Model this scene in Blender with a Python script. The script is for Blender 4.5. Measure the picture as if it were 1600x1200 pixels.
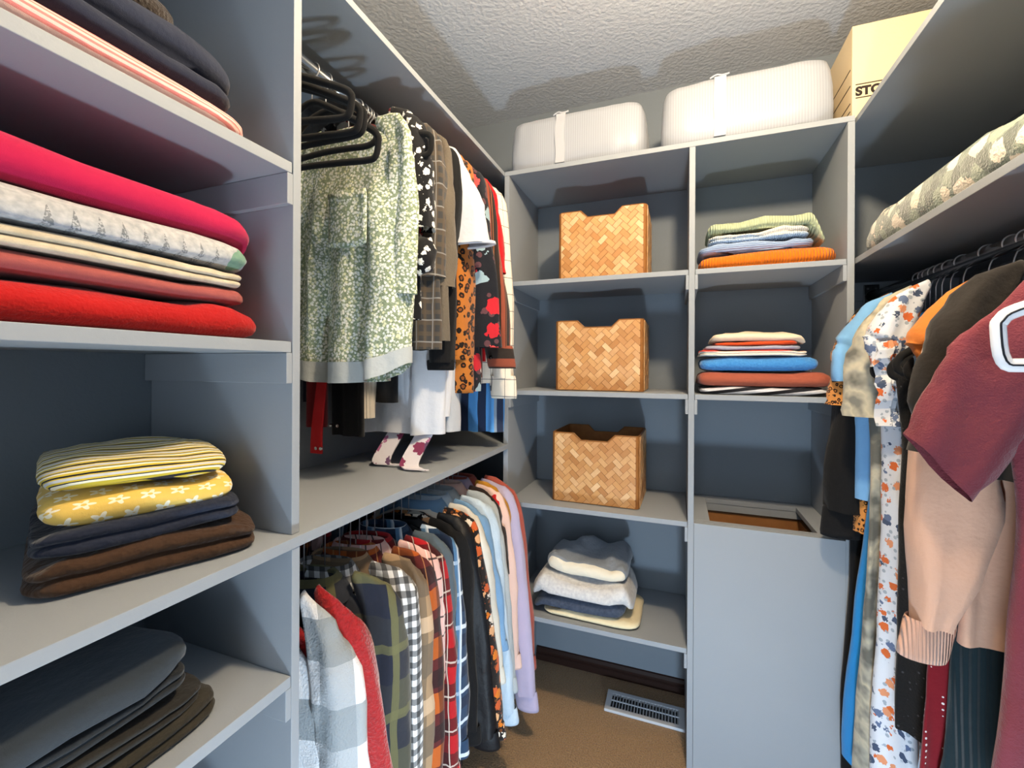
import bpy, bmesh, math, random
from mathutils import Vector, Matrix, noise
R = random.Random(7)
scene = bpy.context.scene
for o in list(bpy.data.objects): bpy.data.objects.remove(o)
COL = scene.collection
PI = math.pi
H = 1.366                      # eye height above the carpet
# ------------------------------------------------------------------ camera
F, YAW, ROLL, CY = 691.05, 0.3601, 0.005, 575.4
cam = bpy.data.cameras.new('camera'); cam.sensor_width = 36; cam.lens = F/1600*36
cam.shift_y = (CY-600)/1600; cam.clip_start = .02
camo = bpy.data.objects.new('camera', cam); COL.objects.link(camo)
r0 = Vector((math.cos(YAW), math.sin(YAW), 0)); f0 = Vector((-math.sin(YAW), math.cos(YAW), 0)); u0 = Vector((0, 0, 1))
cx = r0*math.cos(ROLL)+u0*math.sin(ROLL); cyv = u0*math.cos(ROLL)-r0*math.sin(ROLL)
m = Matrix((cx, cyv, -f0)).transposed().to_4x4(); m.translation = (0, 0, H)
camo.matrix_world = m; scene.camera = camo
def at(px, py, X=None, Y=None, Z=None):      # photo pixel on a known plane -> point (z above the carpet)
    a, b = px-800, py-CY
    u = (a*math.cos(ROLL)+b*math.sin(ROLL))/F; w = (-a*math.sin(ROLL)+b*math.cos(ROLL))/F
    d = r0*u+f0-u0*w
    k = X/d.x if X is not None else Y/d.y if Y is not None else (Z-H)/d.z
    return Vector((0, 0, H))+d*k
# ------------------------------------------------------------------ world, lights, exposure
wd = bpy.data.worlds.new('world'); scene.world = wd; wd.use_nodes = True
bg = wd.node_tree.nodes['Background']; bg.inputs[0].default_value = (.72, .85, 1, 1); bg.inputs[1].default_value = 2.3
def point_light(name, loc, power, color, radius):
    l = bpy.data.lights.new(name, 'POINT'); l.energy = power; l.color = color; l.shadow_soft_size = radius
    o = bpy.data.objects.new(name, l); COL.objects.link(o); o.location = loc; return o
LAMP = Vector((.16, .70, H+1.03))
point_light('ceiling_lamp_light', LAMP, 45, (1, .79, .53), .05)
point_light('photo_flash_light', (.12, .27, .10), 33, (.60, .80, 1), .06)
scene.view_settings.view_transform = 'Standard'; scene.view_settings.look = 'None'
scene.view_settings.exposure = .75; scene.view_settings.gamma = 1; scene.view_settings.use_curve_mapping = False
# ------------------------------------------------------------------ materials
def lin(c):
    if isinstance(c, str): c = tuple(int(c[i:i+2], 16) for i in (0, 2, 4))
    return tuple(((v/255)/12.92 if v/255 <= .04045 else ((v/255+.055)/1.055)**2.4) for v in c)+(1,)
class B:
    def __init__(s, nt): s.nt = nt; s._o = None
    def n(s, t, **k):
        x = s.nt.nodes.new(t)
        for a, v in k.items(): setattr(x, a, v)
        return x
    def put(s, sock, v):
        if hasattr(v, 'is_linked'): s.nt.links.new(v, sock)
        else: sock.default_value = v
    def vec(s):
        if not s._o:
            t = s.n('ShaderNodeTexCoord'); s._v = t.outputs['Object']; q = s.n('ShaderNodeSeparateXYZ'); s.nt.links.new(s._v, q.inputs[0])
            s._o = q.outputs
        return s._v
    def ax(s, i): s.vec(); return s._o['xyz'.index(i)] if i in 'xyz' else None
    def co(s, e):           # 'x', 'y-z', 'x+z'
        if e == 'fold': return s.m('MULTIPLY_ADD', s.ax('z'), 2., s.ax('y'))      # over the top and down the folded front
        if len(e) == 1: return s.ax(e)
        return s.m('ADD' if e[1] == '+' else 'SUBTRACT', s.ax(e[0]), s.ax(e[2]))
    def m(s, op, a, b=0., c=0.):
        x = s.n('ShaderNodeMath', operation=op)
        for i, v in enumerate((a, b, c)): s.put(x.inputs[i], v)
        return x.outputs[0]
    def mix(s, f, a, b, mode='MIX'):
        x = s.n('ShaderNodeMix', data_type='RGBA', blend_type=mode)
        s.put(x.inputs[0], f); s.put(x.inputs[6], lin(a) if isinstance(a, (str, tuple)) else a); s.put(x.inputs[7], lin(b) if isinstance(b, (str, tuple)) else b)
        return x.outputs[2]
    def wob(s, amt=.01, sc=6):      # object coordinates bent a little, so that prints follow the cloth
        t = s.n('ShaderNodeTexNoise'); t.inputs['Scale'].default_value = sc; s.nt.links.new(s.vec(), t.inputs['Vector'])
        return s.m('MULTIPLY', s.m('SUBTRACT', t.outputs[0], .5), amt*2)
    def stripe(s, c, period, width, off=0.):
        c = s.co(c) if isinstance(c, str) else c
        return s.m('LESS_THAN', s.m('FRACT', s.m('ADD', s.m('MULTIPLY', c, 1/period), off+50)), width)
    def noise(s, sc, det=2., rough=.5):
        t = s.n('ShaderNodeTexNoise'); t.inputs['Scale'].default_value = sc; t.inputs['Detail'].default_value = det
        t.inputs['Roughness'].default_value = rough; s.nt.links.new(s.vec(), t.inputs['Vector']); return t.outputs[0]
    def vor(s, sc, rnd=1., feat='F1'):
        t = s.n('ShaderNodeTexVoronoi', feature=feat); t.inputs['Scale'].default_value = sc; t.inputs['Randomness'].default_value = rnd
        s.nt.links.new(s.vec(), t.inputs['Vector']); return t
    def ramp(s, f, stops, interp='LINEAR'):
        t = s.n('ShaderNodeValToRGB'); t.color_ramp.interpolation = interp; e = t.color_ramp.elements
        while len(e) < len(stops): e.new(.5)
        for k, (p, c) in zip(e, stops): k.position = p; k.color = lin(c)
        s.put(t.inputs[0], f); return t.outputs[0]
MATS = {}
def mat(name, col, rough=.9, sheen=.15, bump=(900, .12), wrinkle=.0, rib=None, spec=.25, metal=0., emit=0., alpha=1., trans=0.):
    if name in MATS: return MATS[name]
    mt = bpy.data.materials.new(name); mt.use_nodes = True; nt = mt.node_tree; b = B(nt); p = nt.nodes['Principled BSDF']
    v = col(b) if callable(col) else lin(col)
    b.put(p.inputs['Base Color'], v)
    p.inputs['Roughness'].default_value = rough; p.inputs['Specular IOR Level'].default_value = spec
    p.inputs['Metallic'].default_value = metal
    if sheen: p.inputs['Sheen Weight'].default_value = sheen; p.inputs['Sheen Roughness'].default_value = .5
    if emit: b.put(p.inputs['Emission Color'], v); p.inputs['Emission Strength'].default_value = emit
    if trans: p.inputs['Transmission Weight'].default_value = trans
    h = None
    if bump: h = b.m('MULTIPLY', b.noise(bump[0], 2), bump[1])
    if wrinkle:
        w = b.m('MULTIPLY', b.noise(13, 4, .6), wrinkle*16); h = w if h is None else b.m('ADD', h, w)
    if rib:
        w = b.m('MULTIPLY', b.m('SINE', b.m('MULTIPLY', b.co(rib[0]), 2*PI/rib[1])), rib[2]); h = w if h is None else b.m('ADD', h, w)
    if h is not None:
        bp = b.n('ShaderNodeBump'); bp.inputs['Strength'].default_value = .7; bp.inputs['Distance'].default_value = .004
        b.put(bp.inputs['Height'], h); nt.links.new(bp.outputs[0], p.inputs['Normal'])
    MATS[name] = mt; return mt
def plain(name, c, var=.12, **k):      # cloth with faint tonal variation
    def f(b):
        a = lin(c); d = tuple(x*(1-var*1.6) for x in a[:3])+(1,)
        x = b.n('ShaderNodeMix', data_type='RGBA'); b.put(x.inputs[0], b.noise(7, 3)); x.inputs[6].default_value = a; x.inputs[7].default_value = d
        return x.outputs[2]
    k.setdefault('wrinkle', .12); return mat(name, f, **k)
def plaid(name, base, bands, wob=.006, **k):
    def f(b):
        w = b.wob(wob); cur = lin(base); bnd = [('x+y' if q[0] == 'x' else q[0],)+tuple(q[1:]) for q in bands]
        for axis, per, wid, off, colr, al in bnd:
            fac = b.m('MULTIPLY', b.stripe(b.m('ADD', b.co(axis), w), per, wid, off), al)
            cur = b.mix(fac, cur if hasattr(cur, 'is_linked') else base, colr)
        return cur
    k.setdefault('wrinkle', .1); return mat(name, f, **k)
def flowers(name, base, petals, sc, r=.42, centre=None, rnd=1., five=True, leaf=None, **k):
    def f(b):
        t = b.vor(sc, rnd); cur = base
        if leaf:
            t2 = b.vor(sc*1.7, 1); cur = b.mix(b.m('LESS_THAN', t2.outputs['Distance'], .3), base, leaf)
        d = t.outputs['Distance']
        if five: d = b.m('ADD', d, b.m('MULTIPLY', b.m('SUBTRACT', b.noise(sc*4.5, 1), .5), .5))
        cc = b.ramp(b.m('FRACT', b.m('MULTIPLY', t.outputs['Color'], 7.3)), [(i/len(petals), q) for i, q in enumerate(petals)], 'CONSTANT') if len(petals) > 1 else petals[0]
        cur = b.mix(b.m('LESS_THAN', d, r), cur, cc)
        if centre: cur = b.mix(b.m('LESS_THAN', t.outputs['Distance'], r*.3), cur, centre)
        return cur
    k.setdefault('wrinkle', .1); return mat(name, f, **k)
def leopard(name, base, mid, dark, sc, **k):
    def f(b):
        t = b.vor(sc, .9); d = b.m('ADD', t.outputs['Distance'], b.m('MULTIPLY', b.m('SUBTRACT', b.noise(sc*2.2, 2), .5), .45))
        ring = b.m('MULTIPLY', b.m('GREATER_THAN', d, .22), b.m('LESS_THAN', d, .44))
        cur = b.mix(b.m('LESS_THAN', d, .24), base, mid)
        return b.mix(ring, cur, dark)
    k.setdefault('wrinkle', .1); return mat(name, f, **k)
def blotch(name, stops, sc, det=3., interp='LINEAR', **k):
    k.setdefault('wrinkle', .12); return mat(name, lambda b: b.ramp(b.noise(sc, det), stops, interp), **k)
PAINT = mat('grey_paint', lambda b: b.mix(b.noise(3, 3), (151, 157, 163), (145, 151, 158)), rough=.55, sheen=0, bump=(260, .05), spec=.35)
WALLP = mat('wall_paint', '7c848c', rough=.8, sheen=0, bump=(180, .15))
CEIL = mat('ceiling_texture', 'cfd2d8', rough=.95, sheen=0, bump=(75, 1.1))
CARPET = mat('carpet', lambda b: b.mix(b.noise(170, 3), (196, 160, 116), (112, 84, 56)), rough=1, sheen=.3, bump=(170, 3.))
BASEW = mat('dark_baseboard', '2c1a14', rough=.4, sheen=0, bump=(30, .05))
VENT = mat('vent_metal', 'c8ccd2', rough=.4, sheen=0, bump=None, spec=.4)
DARK = mat('duct_shade', '08080a', sheen=0, bump=None)  # shade inside the vent, put into a near-black colour
CHROME = mat('chrome', 'd8d8d8', rough=.18, sheen=0, bump=None, metal=1)
WIRE = mat('hook_wire', 'd4d6da', rough=.32, sheen=0, bump=None, metal=.55, spec=.6)
BRACK = mat('black_metal', '14181c', rough=.3, sheen=0, bump=None, spec=.6)
VELVET = mat('black_velvet', '08080a', rough=.85, sheen=.08, bump=(1200, .2))
WHITEP = mat('white_plastic', 'eceef2', rough=.35, sheen=0, bump=None)
WOODH = mat('hanger_wood', lambda b: b.mix(b.noise(14, 3), 'c9a36c', 'a07c4c'), rough=.5, sheen=0, bump=None)
# ------------------------------------------------------------------ mesh helpers
def obj(name, verts, faces, mt, parent=None, smooth=False):
    me = bpy.data.meshes.new(name); me.from_pydata([tuple(v) for v in verts], [], faces); me.update()
    if smooth: me.polygons.foreach_set('use_smooth', [True]*len(me.polygons))
    o = bpy.data.objects.new(name, me); COL.objects.link(o)
    if mt: me.materials.append(mt)
    if parent: o.parent = parent
    return o
def tag(o, label, cat, group=None, kind=None):
    o['label'] = label; o['category'] = cat
    if group: o['group'] = group
    if kind: o['kind'] = kind
    return o
def thing(name, label, cat, loc, rz=0, group=None):
    o = bpy.data.objects.new(name, None); COL.objects.link(o); o.empty_display_size = .05
    o.location = loc; o.rotation_euler = (0, 0, rz); return tag(o, label, cat, group)
def structure(o): o['kind'] = 'structure'; return o
def boxdata(x0, x1, y0, y1, z0, z1, bev=0.):
    if not bev:
        v = [(x, y, z) for z in (z0, z1) for x, y in ((x0, y0), (x1, y0), (x1, y1), (x0, y1))]
        return v, [(0, 3, 2, 1), (4, 5, 6, 7), (0, 1, 5, 4), (1, 2, 6, 5), (2, 3, 7, 6), (3, 0, 4, 7)]
    bm = bmesh.new(); bmesh.ops.create_cube(bm, size=1)
    for q in bm.verts: q.co = ((x0+x1)/2+q.co.x*(x1-x0), (y0+y1)/2+q.co.y*(y1-y0), (z0+z1)/2+q.co.z*(z1-z0))
    bmesh.ops.bevel(bm, geom=bm.edges[:], offset=bev, segments=2, affect='EDGES', profile=.6)
    bm.verts.index_update(); d = [tuple(q.co) for q in bm.verts], [tuple(q.index for q in f.verts) for f in bm.faces]; bm.free(); return d
def box(name, x0, x1, y0, y1, z0, z1, mt, parent=None, bev=0.):
    off = parent.location if parent and parent.type == 'EMPTY' else Vector()
    v, f = boxdata(x0-off.x, x1-off.x, y0-off.y, y1-off.y, z0-off.z, z1-off.z, bev); return obj(name, v, f, mt, parent)
def spline(pts, n=6, closed=False):
    P = [Vector(p) for p in pts]; out = []; L = len(P)
    for i in range(L if closed else L-1):
        g = (lambda k: P[k % L]) if closed else (lambda k: P[max(0, min(L-1, k))])
        a, b, c, d = g(i-1), g(i), g(i+1), g(i+2)
        for k in range(n):
            t = k/n; out.append(.5*((2*b)+(c-a)*t+(2*a-5*b+4*c-d)*t*t+(3*b-a-3*c+d)*t**3))
    if not closed: out.append(P[-1].copy())
    return out
def rings(rs, closed=False, cap0=False, cap1=False):       # skin equal rings of points
    n = len(rs[0]); v = [p for r in rs for p in r]; f = []
    K = len(rs)
    for i in range(K if closed else K-1):
        j = (i+1) % K
        for k in range(n): f.append((i*n+k, i*n+(k+1) % n, j*n+(k+1) % n, j*n+k))
    if cap0: f.append(tuple(range(n))[::-1])
    if cap1: f.append(tuple((K-1)*n+k for k in range(n)))
    return v, f
def tube(path, rad, seg=8, closed=False, flat=1., ref=Vector((0, 1, 0)), wave=None):
    rs = []; L = len(path)
    for i, p in enumerate(path):
        a = path[(i-1) % L] if closed or i else path[0]; b = path[(i+1) % L] if closed or i < L-1 else path[-1]
        t = (b-a).normalized(); s = t.cross(ref)
        s = s.normalized() if s.length > 1e-5 else Vector((1, 0, 0)); w = s.cross(t).normalized()
        r = rad(i/(L-1)) if callable(rad) else rad
        rs.append([p+s*(math.cos(q)*r)+w*(math.sin(q)*r*flat) for q in (2*PI*k/seg for k in range(seg))])
    return rings(rs, closed, not closed, not closed)
def merge(*ds):
    v, f = [], []
    for a, b in ds:
        o = len(v); v += list(a); f += [tuple(i+o for i in q) for q in b]
    return v, f
def nz(x, y=0., z=0.): return noise.noise(Vector((x, y, z)))
def sstep(a, b, x): t = max(0, min(1, (x-a)/(b-a))); return t*t*(3-2*t)

# ================================================================== ROOM
D = 1.62; YB = 2.004; XW = -1.02; XRW = .93; ZC = H+1.2035; YF = -1.35
structure(box('floor', XW-.1, XRW+.1, YF-.1, YB+.1, -.05, 0, CARPET))
structure(box('ceiling', XW-.1, XRW+.1, YF-.1, YB+.1, ZC, ZC+.05, CEIL))
structure(box('wall_back', XW-.1, XRW+.1, YB, YB+.1, 0, ZC, WALLP))
structure(box('wall_left', XW-.1, XW, YF, YB, 0, ZC, WALLP))
structure(box('wall_right', XRW, XRW+.1, YF, YB, 0, ZC, WALLP))
v, f = merge(boxdata(XW, -.45, YF-.1, YF, 0, ZC), boxdata(.45, XRW, YF-.1, YF, 0, ZC), boxdata(-.45, .45, YF-.1, YF, 2.05, ZC))
structure(obj('wall_front', v, f, WALLP))
bb = []
prof = [(0, 0), (.016, 0), (.016, .026), (.011, .031), (.013, .036), (.013, .044), (.006, .055), (0, .058)]
v = [(x, YB-a, z) for x in (-.62, .03) for a, z in prof]; n = len(prof)
structure(obj('baseboard_back', v, [(i, (i+1) % n, n+(i+1) % n, n+i) for i in range(n)]+[tuple(range(n))[::-1], tuple(range(n, 2*n))], BASEW))
# floor register
vt = thing('floor_vent', 'white louvred metal floor vent on the carpet under the shelving', 'vent', (-.12, 1.84, 0))
fx0, fx1, fy0, fy1 = -.272, .03, 1.783, 1.898
v, f = merge(boxdata(fx0, fx1, fy0, fy0+.02, .001, .012, .002), boxdata(fx0, fx1, fy1-.02, fy1, .001, .012, .002),
             boxdata(fx0, fx0+.022, fy0+.018, fy1-.018, .001, .012, .002), boxdata(fx1-.022, fx1, fy0+.018, fy1-.018, .001, .012, .002))
o = obj('frame', [(a+.12, b-1.84, c) for a, b, c in v], f, VENT, vt)
box('shade_plate', fx0+.02, fx1-.02, fy0+.018, fy1-.018, .0005, .002, DARK, vt)  # flat plate painting the shade below the slats; no hollow duct
for i in range(22):
    x = fx0+.03+i*.0117
    v, f = boxdata(-.0012, .0012, -.037, .037, .002, .012); s = obj('slat', [(a+c*.5, b, c) for a, b, c in v], f, VENT, vt); s.location = (x+.12-.003, 0, 0)
box('centre_bar', fx0+.02, fx1-.02, 1.8385, 1.8425, .009, .0125, VENT, vt)

# ================================================================== SHELVING
def unit(name, label, loc, cat='shelving'): return thing(name, label, cat, loc)
def zz(z): return z+H
CW, CT = .052, .019
# --- back unit
XL0, XL1, XM0, XM1, XR0, XR1 = -.645, -.6255, .0315, .0505, .4795, .498
bu = unit('shelving_unit', 'grey painted two-bay open shelving unit against the back wall', (-.07, 1.8, 0))
zt, zb = zz(.7734), zz(.7560)
def ubox(nm, *a, par=bu, bev=.0012): return box(nm, *a, PAINT, par, bev)
ubox('top_board', XL0, XR1, D, YB-.002, zb, zt)
for a, b in ((XL0, XL1), (XM0, XM1), (XR0, XR1)): ubox('upright', a, b, D, YB-.002, .001, zb-.0005)
S2, S3, S4, S5 = zz(.3389), zz(-.0856), zz(-.5204), zz(-.952)
T = .0175
for s in (S2, S3, S4, S5): ubox('shelf', XL1+.001, XM0-.0015, D+.001, YB-.003, s-T, s)
for s in (S2, S3): ubox('shelf', XM1+.0015, XR0-.0015, D+.001, YB-.003, s-T, s)
for s in (S2, S3, S4, S5):
    ubox('cleat', XM0-CT*.5, XM0-.0003, D+.0005, YB-.003, s-T-.0505, s-T-.0005)
    ubox('cleat', XL1+.0003, XL1+CT*.5, D+.0005, YB-.003, s-T-.0505, s-T-.0005)
for s in (S2, S3):
    ubox('cleat', XM1+.0003, XM1+CT*.5, D+.0005, YB-.003, s-T-.0505, s-T-.0005)
    ubox('cleat', XR0-CT*.55, XR0-.0003, D+.0005, YB-.003, s-T-.0505, s-T-.0005)
# --- laundry hamper box in the right bay
hp = unit('hamper_cabinet', 'pale grey boxed laundry hamper with an open top under the folded clothes', (.265, 1.8, 0), 'hamper')
ubox('front_panel', XM1+.0006, XR0-.0006, D-.002, D+.016, .001, S4-.0005, par=hp)
hx0, hx1, hy0, hy1 = .103, .417, 1.664, 1.944
ubox('top_ledge', XM1+.001, XR0-.001, D+.0165, hy0, S4-T, S4, par=hp)
ubox('top_ledge', XM1+.001, XR0-.001, hy1, YB-.003, S4-T, S4, par=hp)
ubox('top_ledge', XM1+.001, hx0, hy0+.0005, hy1-.0005, S4-T, S4, par=hp)
ubox('top_ledge', hx1, XR0-.001, hy0+.0005, hy1-.0005, S4-T, S4, par=hp)
HW = mat('hamper_wood', lambda b: b.mix(b.noise(9, 4), (176, 124, 76), (132, 86, 48)), rough=.5, sheen=0, bump=(60, .08))
for i in range(5):
    z1 = S4-.052-i*.075
    box('slat', hx0-.03, hx1+.03, hy1+.012, hy1+.026, z1-.062, z1, HW, hp, .002)
    box('slat', hx1+.012, hx1+.026, hy0-.02, hy1+.01, z1-.062, z1, HW, hp, .002)
    box('slat', hx0-.026, hx0-.012, hy0-.02, hy1+.01, z1-.062, z1, HW, hp, .002)
box('back_rail', hx0-.03, hx1+.03, hy1+.002, hy1+.011, S4-.046, S4-T-.001, PAINT, hp)
box('bottom', hx0-.03, hx1+.03, hy0-.02, hy1+.01, S4-.47, S4-.455, HW, hp)
# --- left cubbies
XA = -.636; U0, U1 = .5924, .6094; YN = -.36
lu = unit('cubby_unit', 'grey painted open cubby shelves holding folded stacks at the left', (-.83, .12, zz(-.296)))
A1, B1, C1, D1 = zz(.3586), zz(.0448), zz(-.296), zz(-.534)
def lbox(nm, *a, par=lu): return box(nm, *a, PAINT, par, .0012)
lbox('upright', XW+.001, XA, U0, U1, C1+.0005, zz(.80)); lbox('upright', XW+.001, XA, YN, YN+.017, C1+.0005, zz(.80))
for s in (A1, B1):
    lbox('shelf', XW+.002, XA+.0003, YN+.018, U0-.003, s-.019, s)
    lbox('cleat', XW+.002, XA, U0-.0125, U0-.0004, s-.019-.0545, s-.0195); lbox('cleat', XW+.002, XA, YN+.0174, YN+.03, s-.019-.0545, s-.0195)
lbox('top_board', XW+.002, XA, YN, U1, zz(.8005), zz(.8195))
XC = -.6226
cl = unit('lower_cubby', 'grey painted lower cubby under the long counter shelf', (-.83, .12, 0))
def cbox(nm, *a): return box(nm, *a, PAINT, cl, .0012)
cbox('upright', XW+.001, XC-.002, .583, .600, .001, C1-.0195); cbox('upright', XW+.001, XC-.002, YN, YN+.017, .001, C1-.0195)
for s in (D1, zz(-.86)):
    cbox('shelf', XW+.002, XC-.002, YN+.018, .5815, s-.019, s)
    cbox('cleat', XW+.002, XC-.002, .571, .5826, s-.019-.0545, s-.0195)
o = obj('counter_shelf', *merge(boxdata(XW+.001, XC, YN, D-.002, C1-.019, C1, .0012), boxdata(XW+.001, XL0-.001, D-.004, YB-.002, C1-.019, C1-.0002)), PAINT)
tag(o, 'long grey counter shelf running beneath the upper rack of shirts', 'shelf')
# upper shelf over the rod, right hand shelves
o = box('upper_shelf', XW+.001, XL0-.001, U1+.001, YB-.002, zz(.757), zz(.7734), PAINT, None, .0012)
tag(o, 'grey shelf above the upper rack of hanging shirts', 'shelf')
rs_ = box('upper_shelf', .5035, XRW-.001, -.4, YB-.002, zz(.7545), zz(.7725), PAINT, None, .0012)
tag(rs_, 'grey upper shelf on the right carrying the storage carton', 'shelf')
rs2 = unit('lower_shelf', 'grey lower right shelf carrying the camouflage blanket', (.7, 1.0, zz(.33)), 'shelf')
box('shelf', .5025, XRW-.001, -.4, YB-.002, zz(.3233), zz(.3413), PAINT, rs2, .0012)
box('cleat', .5, XRW-.001, YB-.02, YB-.001, zz(.255), zz(.3228), PAINT, rs2); box('cleat', XRW-.02, XRW-.0005, -.4, YB-.021, zz(.255), zz(.3228), PAINT, rs2)
o = box('wall_batten', .5, XRW-.001, YB-.019, YB-.001, zz(.12), zz(.254), PAINT); tag(o, 'grey wall board carrying the right clothes rod', 'board')
# clothes rods
def rod(label, x, z, y0, y1, bracket_y, mt, r=.0155):
    t = thing('clothes_rod', label, 'rod', (x, (y0+y1)/2, z)); c = t.location
    v, f = tube([Vector((0, y0-c.y, 0)), Vector((0, y1-c.y, 0))], r, 20, ref=Vector((0, 0, 1))); obj('pole', v, f, mt, t, True)
    for yb, s in bracket_y:
        box('bracket', x-.024, x+.024, yb-s*.006, yb, z-.03, z+.045, BRACK, t, .0025) if s > 0 else box('bracket', x-.024, x+.024, yb, yb+.006, z-.03, z+.045, BRACK, t, .0025)
        v, f = tube([Vector((0, yb-c.y-s*.006, 0)), Vector((0, yb-c.y-s*.03, 0))], .0215, 16, ref=Vector((0, 0, 1))); obj('socket', v, f, BRACK, t, True)
        for dx in (-.012, .012):
            v, f = tube([Vector((dx, yb-c.y-s*.006, .03)), Vector((dx, yb-c.y-s*.009, .03))], .004, 8, ref=Vector((0, 0, 1))); obj('screw', v, f, CHROME, t)
    return t
XLR, ZU, ZL = -.81, zz(.700), zz(-.362)
rod('chrome clothes rod under the upper left shelf', XLR, ZU, U1+.003, YB-.006, [(YB-.003, 1)], CHROME)
rod('chrome clothes rod under the counter shelf', XLR, ZL, .602, YB-.006, [(YB-.003, 1)], CHROME)
XRR, ZR = .66, zz(.268)
rod('black-ended chrome clothes rod beneath the lower right shelf', XRR, ZR, -.38, YB-.022, [(YB-.0195, 1)], CHROME)
# ceiling lamp above and behind the view
lt = thing('ceiling_lamp', 'round white glass ceiling lamp', 'lamp', (LAMP.x, LAMP.y, ZC))
rr = [(.09, 0), (.09, -.02), (.08, -.022)]
v, f = rings([[Vector((r*math.cos(q), r*math.sin(q), z)) for q in (2*PI*k/28 for k in range(28))] for r, z in rr], cap0=True); obj('base', v, f, CHROME, lt, True)
GL = mat('lamp_glass', 'fff0d8', rough=.4, sheen=0, bump=None, emit=3.)
v, f = rings([[Vector((.085*math.sin(a)*math.cos(q), .085*math.sin(a)*math.sin(q), -.022-.075*(1-math.cos(a)) if 0 else -.025-.07*math.cos(a))) for q in (2*PI*k/28 for k in range(28))] for a in (PI/2-.02, 1.2, .85, .5, .2, .05)], cap1=True); obj('shade', v, f, GL, lt, True)

# ================================================================== HANGERS AND GARMENTS
def hook_mesh(r=.019, stem=.062, wire=.0016, low=0.):
    p = [Vector((math.cos(a)*r, 0, math.sin(a)*r)) for a in [math.radians(q) for q in range(200, -71, -15)]]
    p += [Vector((.002, 0, -r-.012)), Vector((0, 0, -r-.022)), Vector((0, 0, -r-stem+.01-low))]
    return tube(p, wire, 6, ref=Vector((0, 1, 0)))
def arms_mesh(w=.215, drop=.07, bar=.1, rad=.0055, flat=.75, z0=-.075):
    half = [(.0, 0), (.05, -drop*.18), (w*.6, -drop*.55), (w-.02, -drop*.9), (w-.003, -drop-.006), (w, -drop-.018), (w-.006, -bar), (w-.03, -bar-.006), (w*.5, -bar-.003)]
    pts = [(x, 0, z0+z) for x, z in half]+[(0, 0, z0-bar)]+[(-x, 0, z0+z) for x, z in half[:0:-1]]
    return tube(spline(pts, 4, True), rad, 8, True, flat)
HOOK = ARMS = None
def hanger(label, x, y, zrod, yaw=0, mt=None, w=.215, group=None, kind='velvet', hook=True, tilt=0, drop=.07, bar=None, low=0.):
    t = thing('clothes_hanger', label, 'hanger', (x, y, zrod+.0005), yaw, group); t.rotation_euler[1] = tilt
    bar = bar or drop+.03; v, f = hook_mesh(r=.0185, low=low); obj('hook', v, f, WIRE, t, True)
    v, f = arms_mesh(w, drop, bar, z0=-.075-low, rad=.0082 if kind == 'velvet' else .0095, flat=.6); obj('frame', v, f, mt or VELVET, t, True)
    return t
def ring_pts(cxx, cyy, z, a, b, N, ex=.72, ey=.85):
    out = []
    for k in range(N):
        q = 2*PI*k/N; c, s = math.cos(q), math.sin(q)
        out.append(Vector((cxx+a*math.copysign(abs(c)**ex, c), cyy+b*math.copysign(abs(s)**ey, s), z)))
    return out
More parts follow.
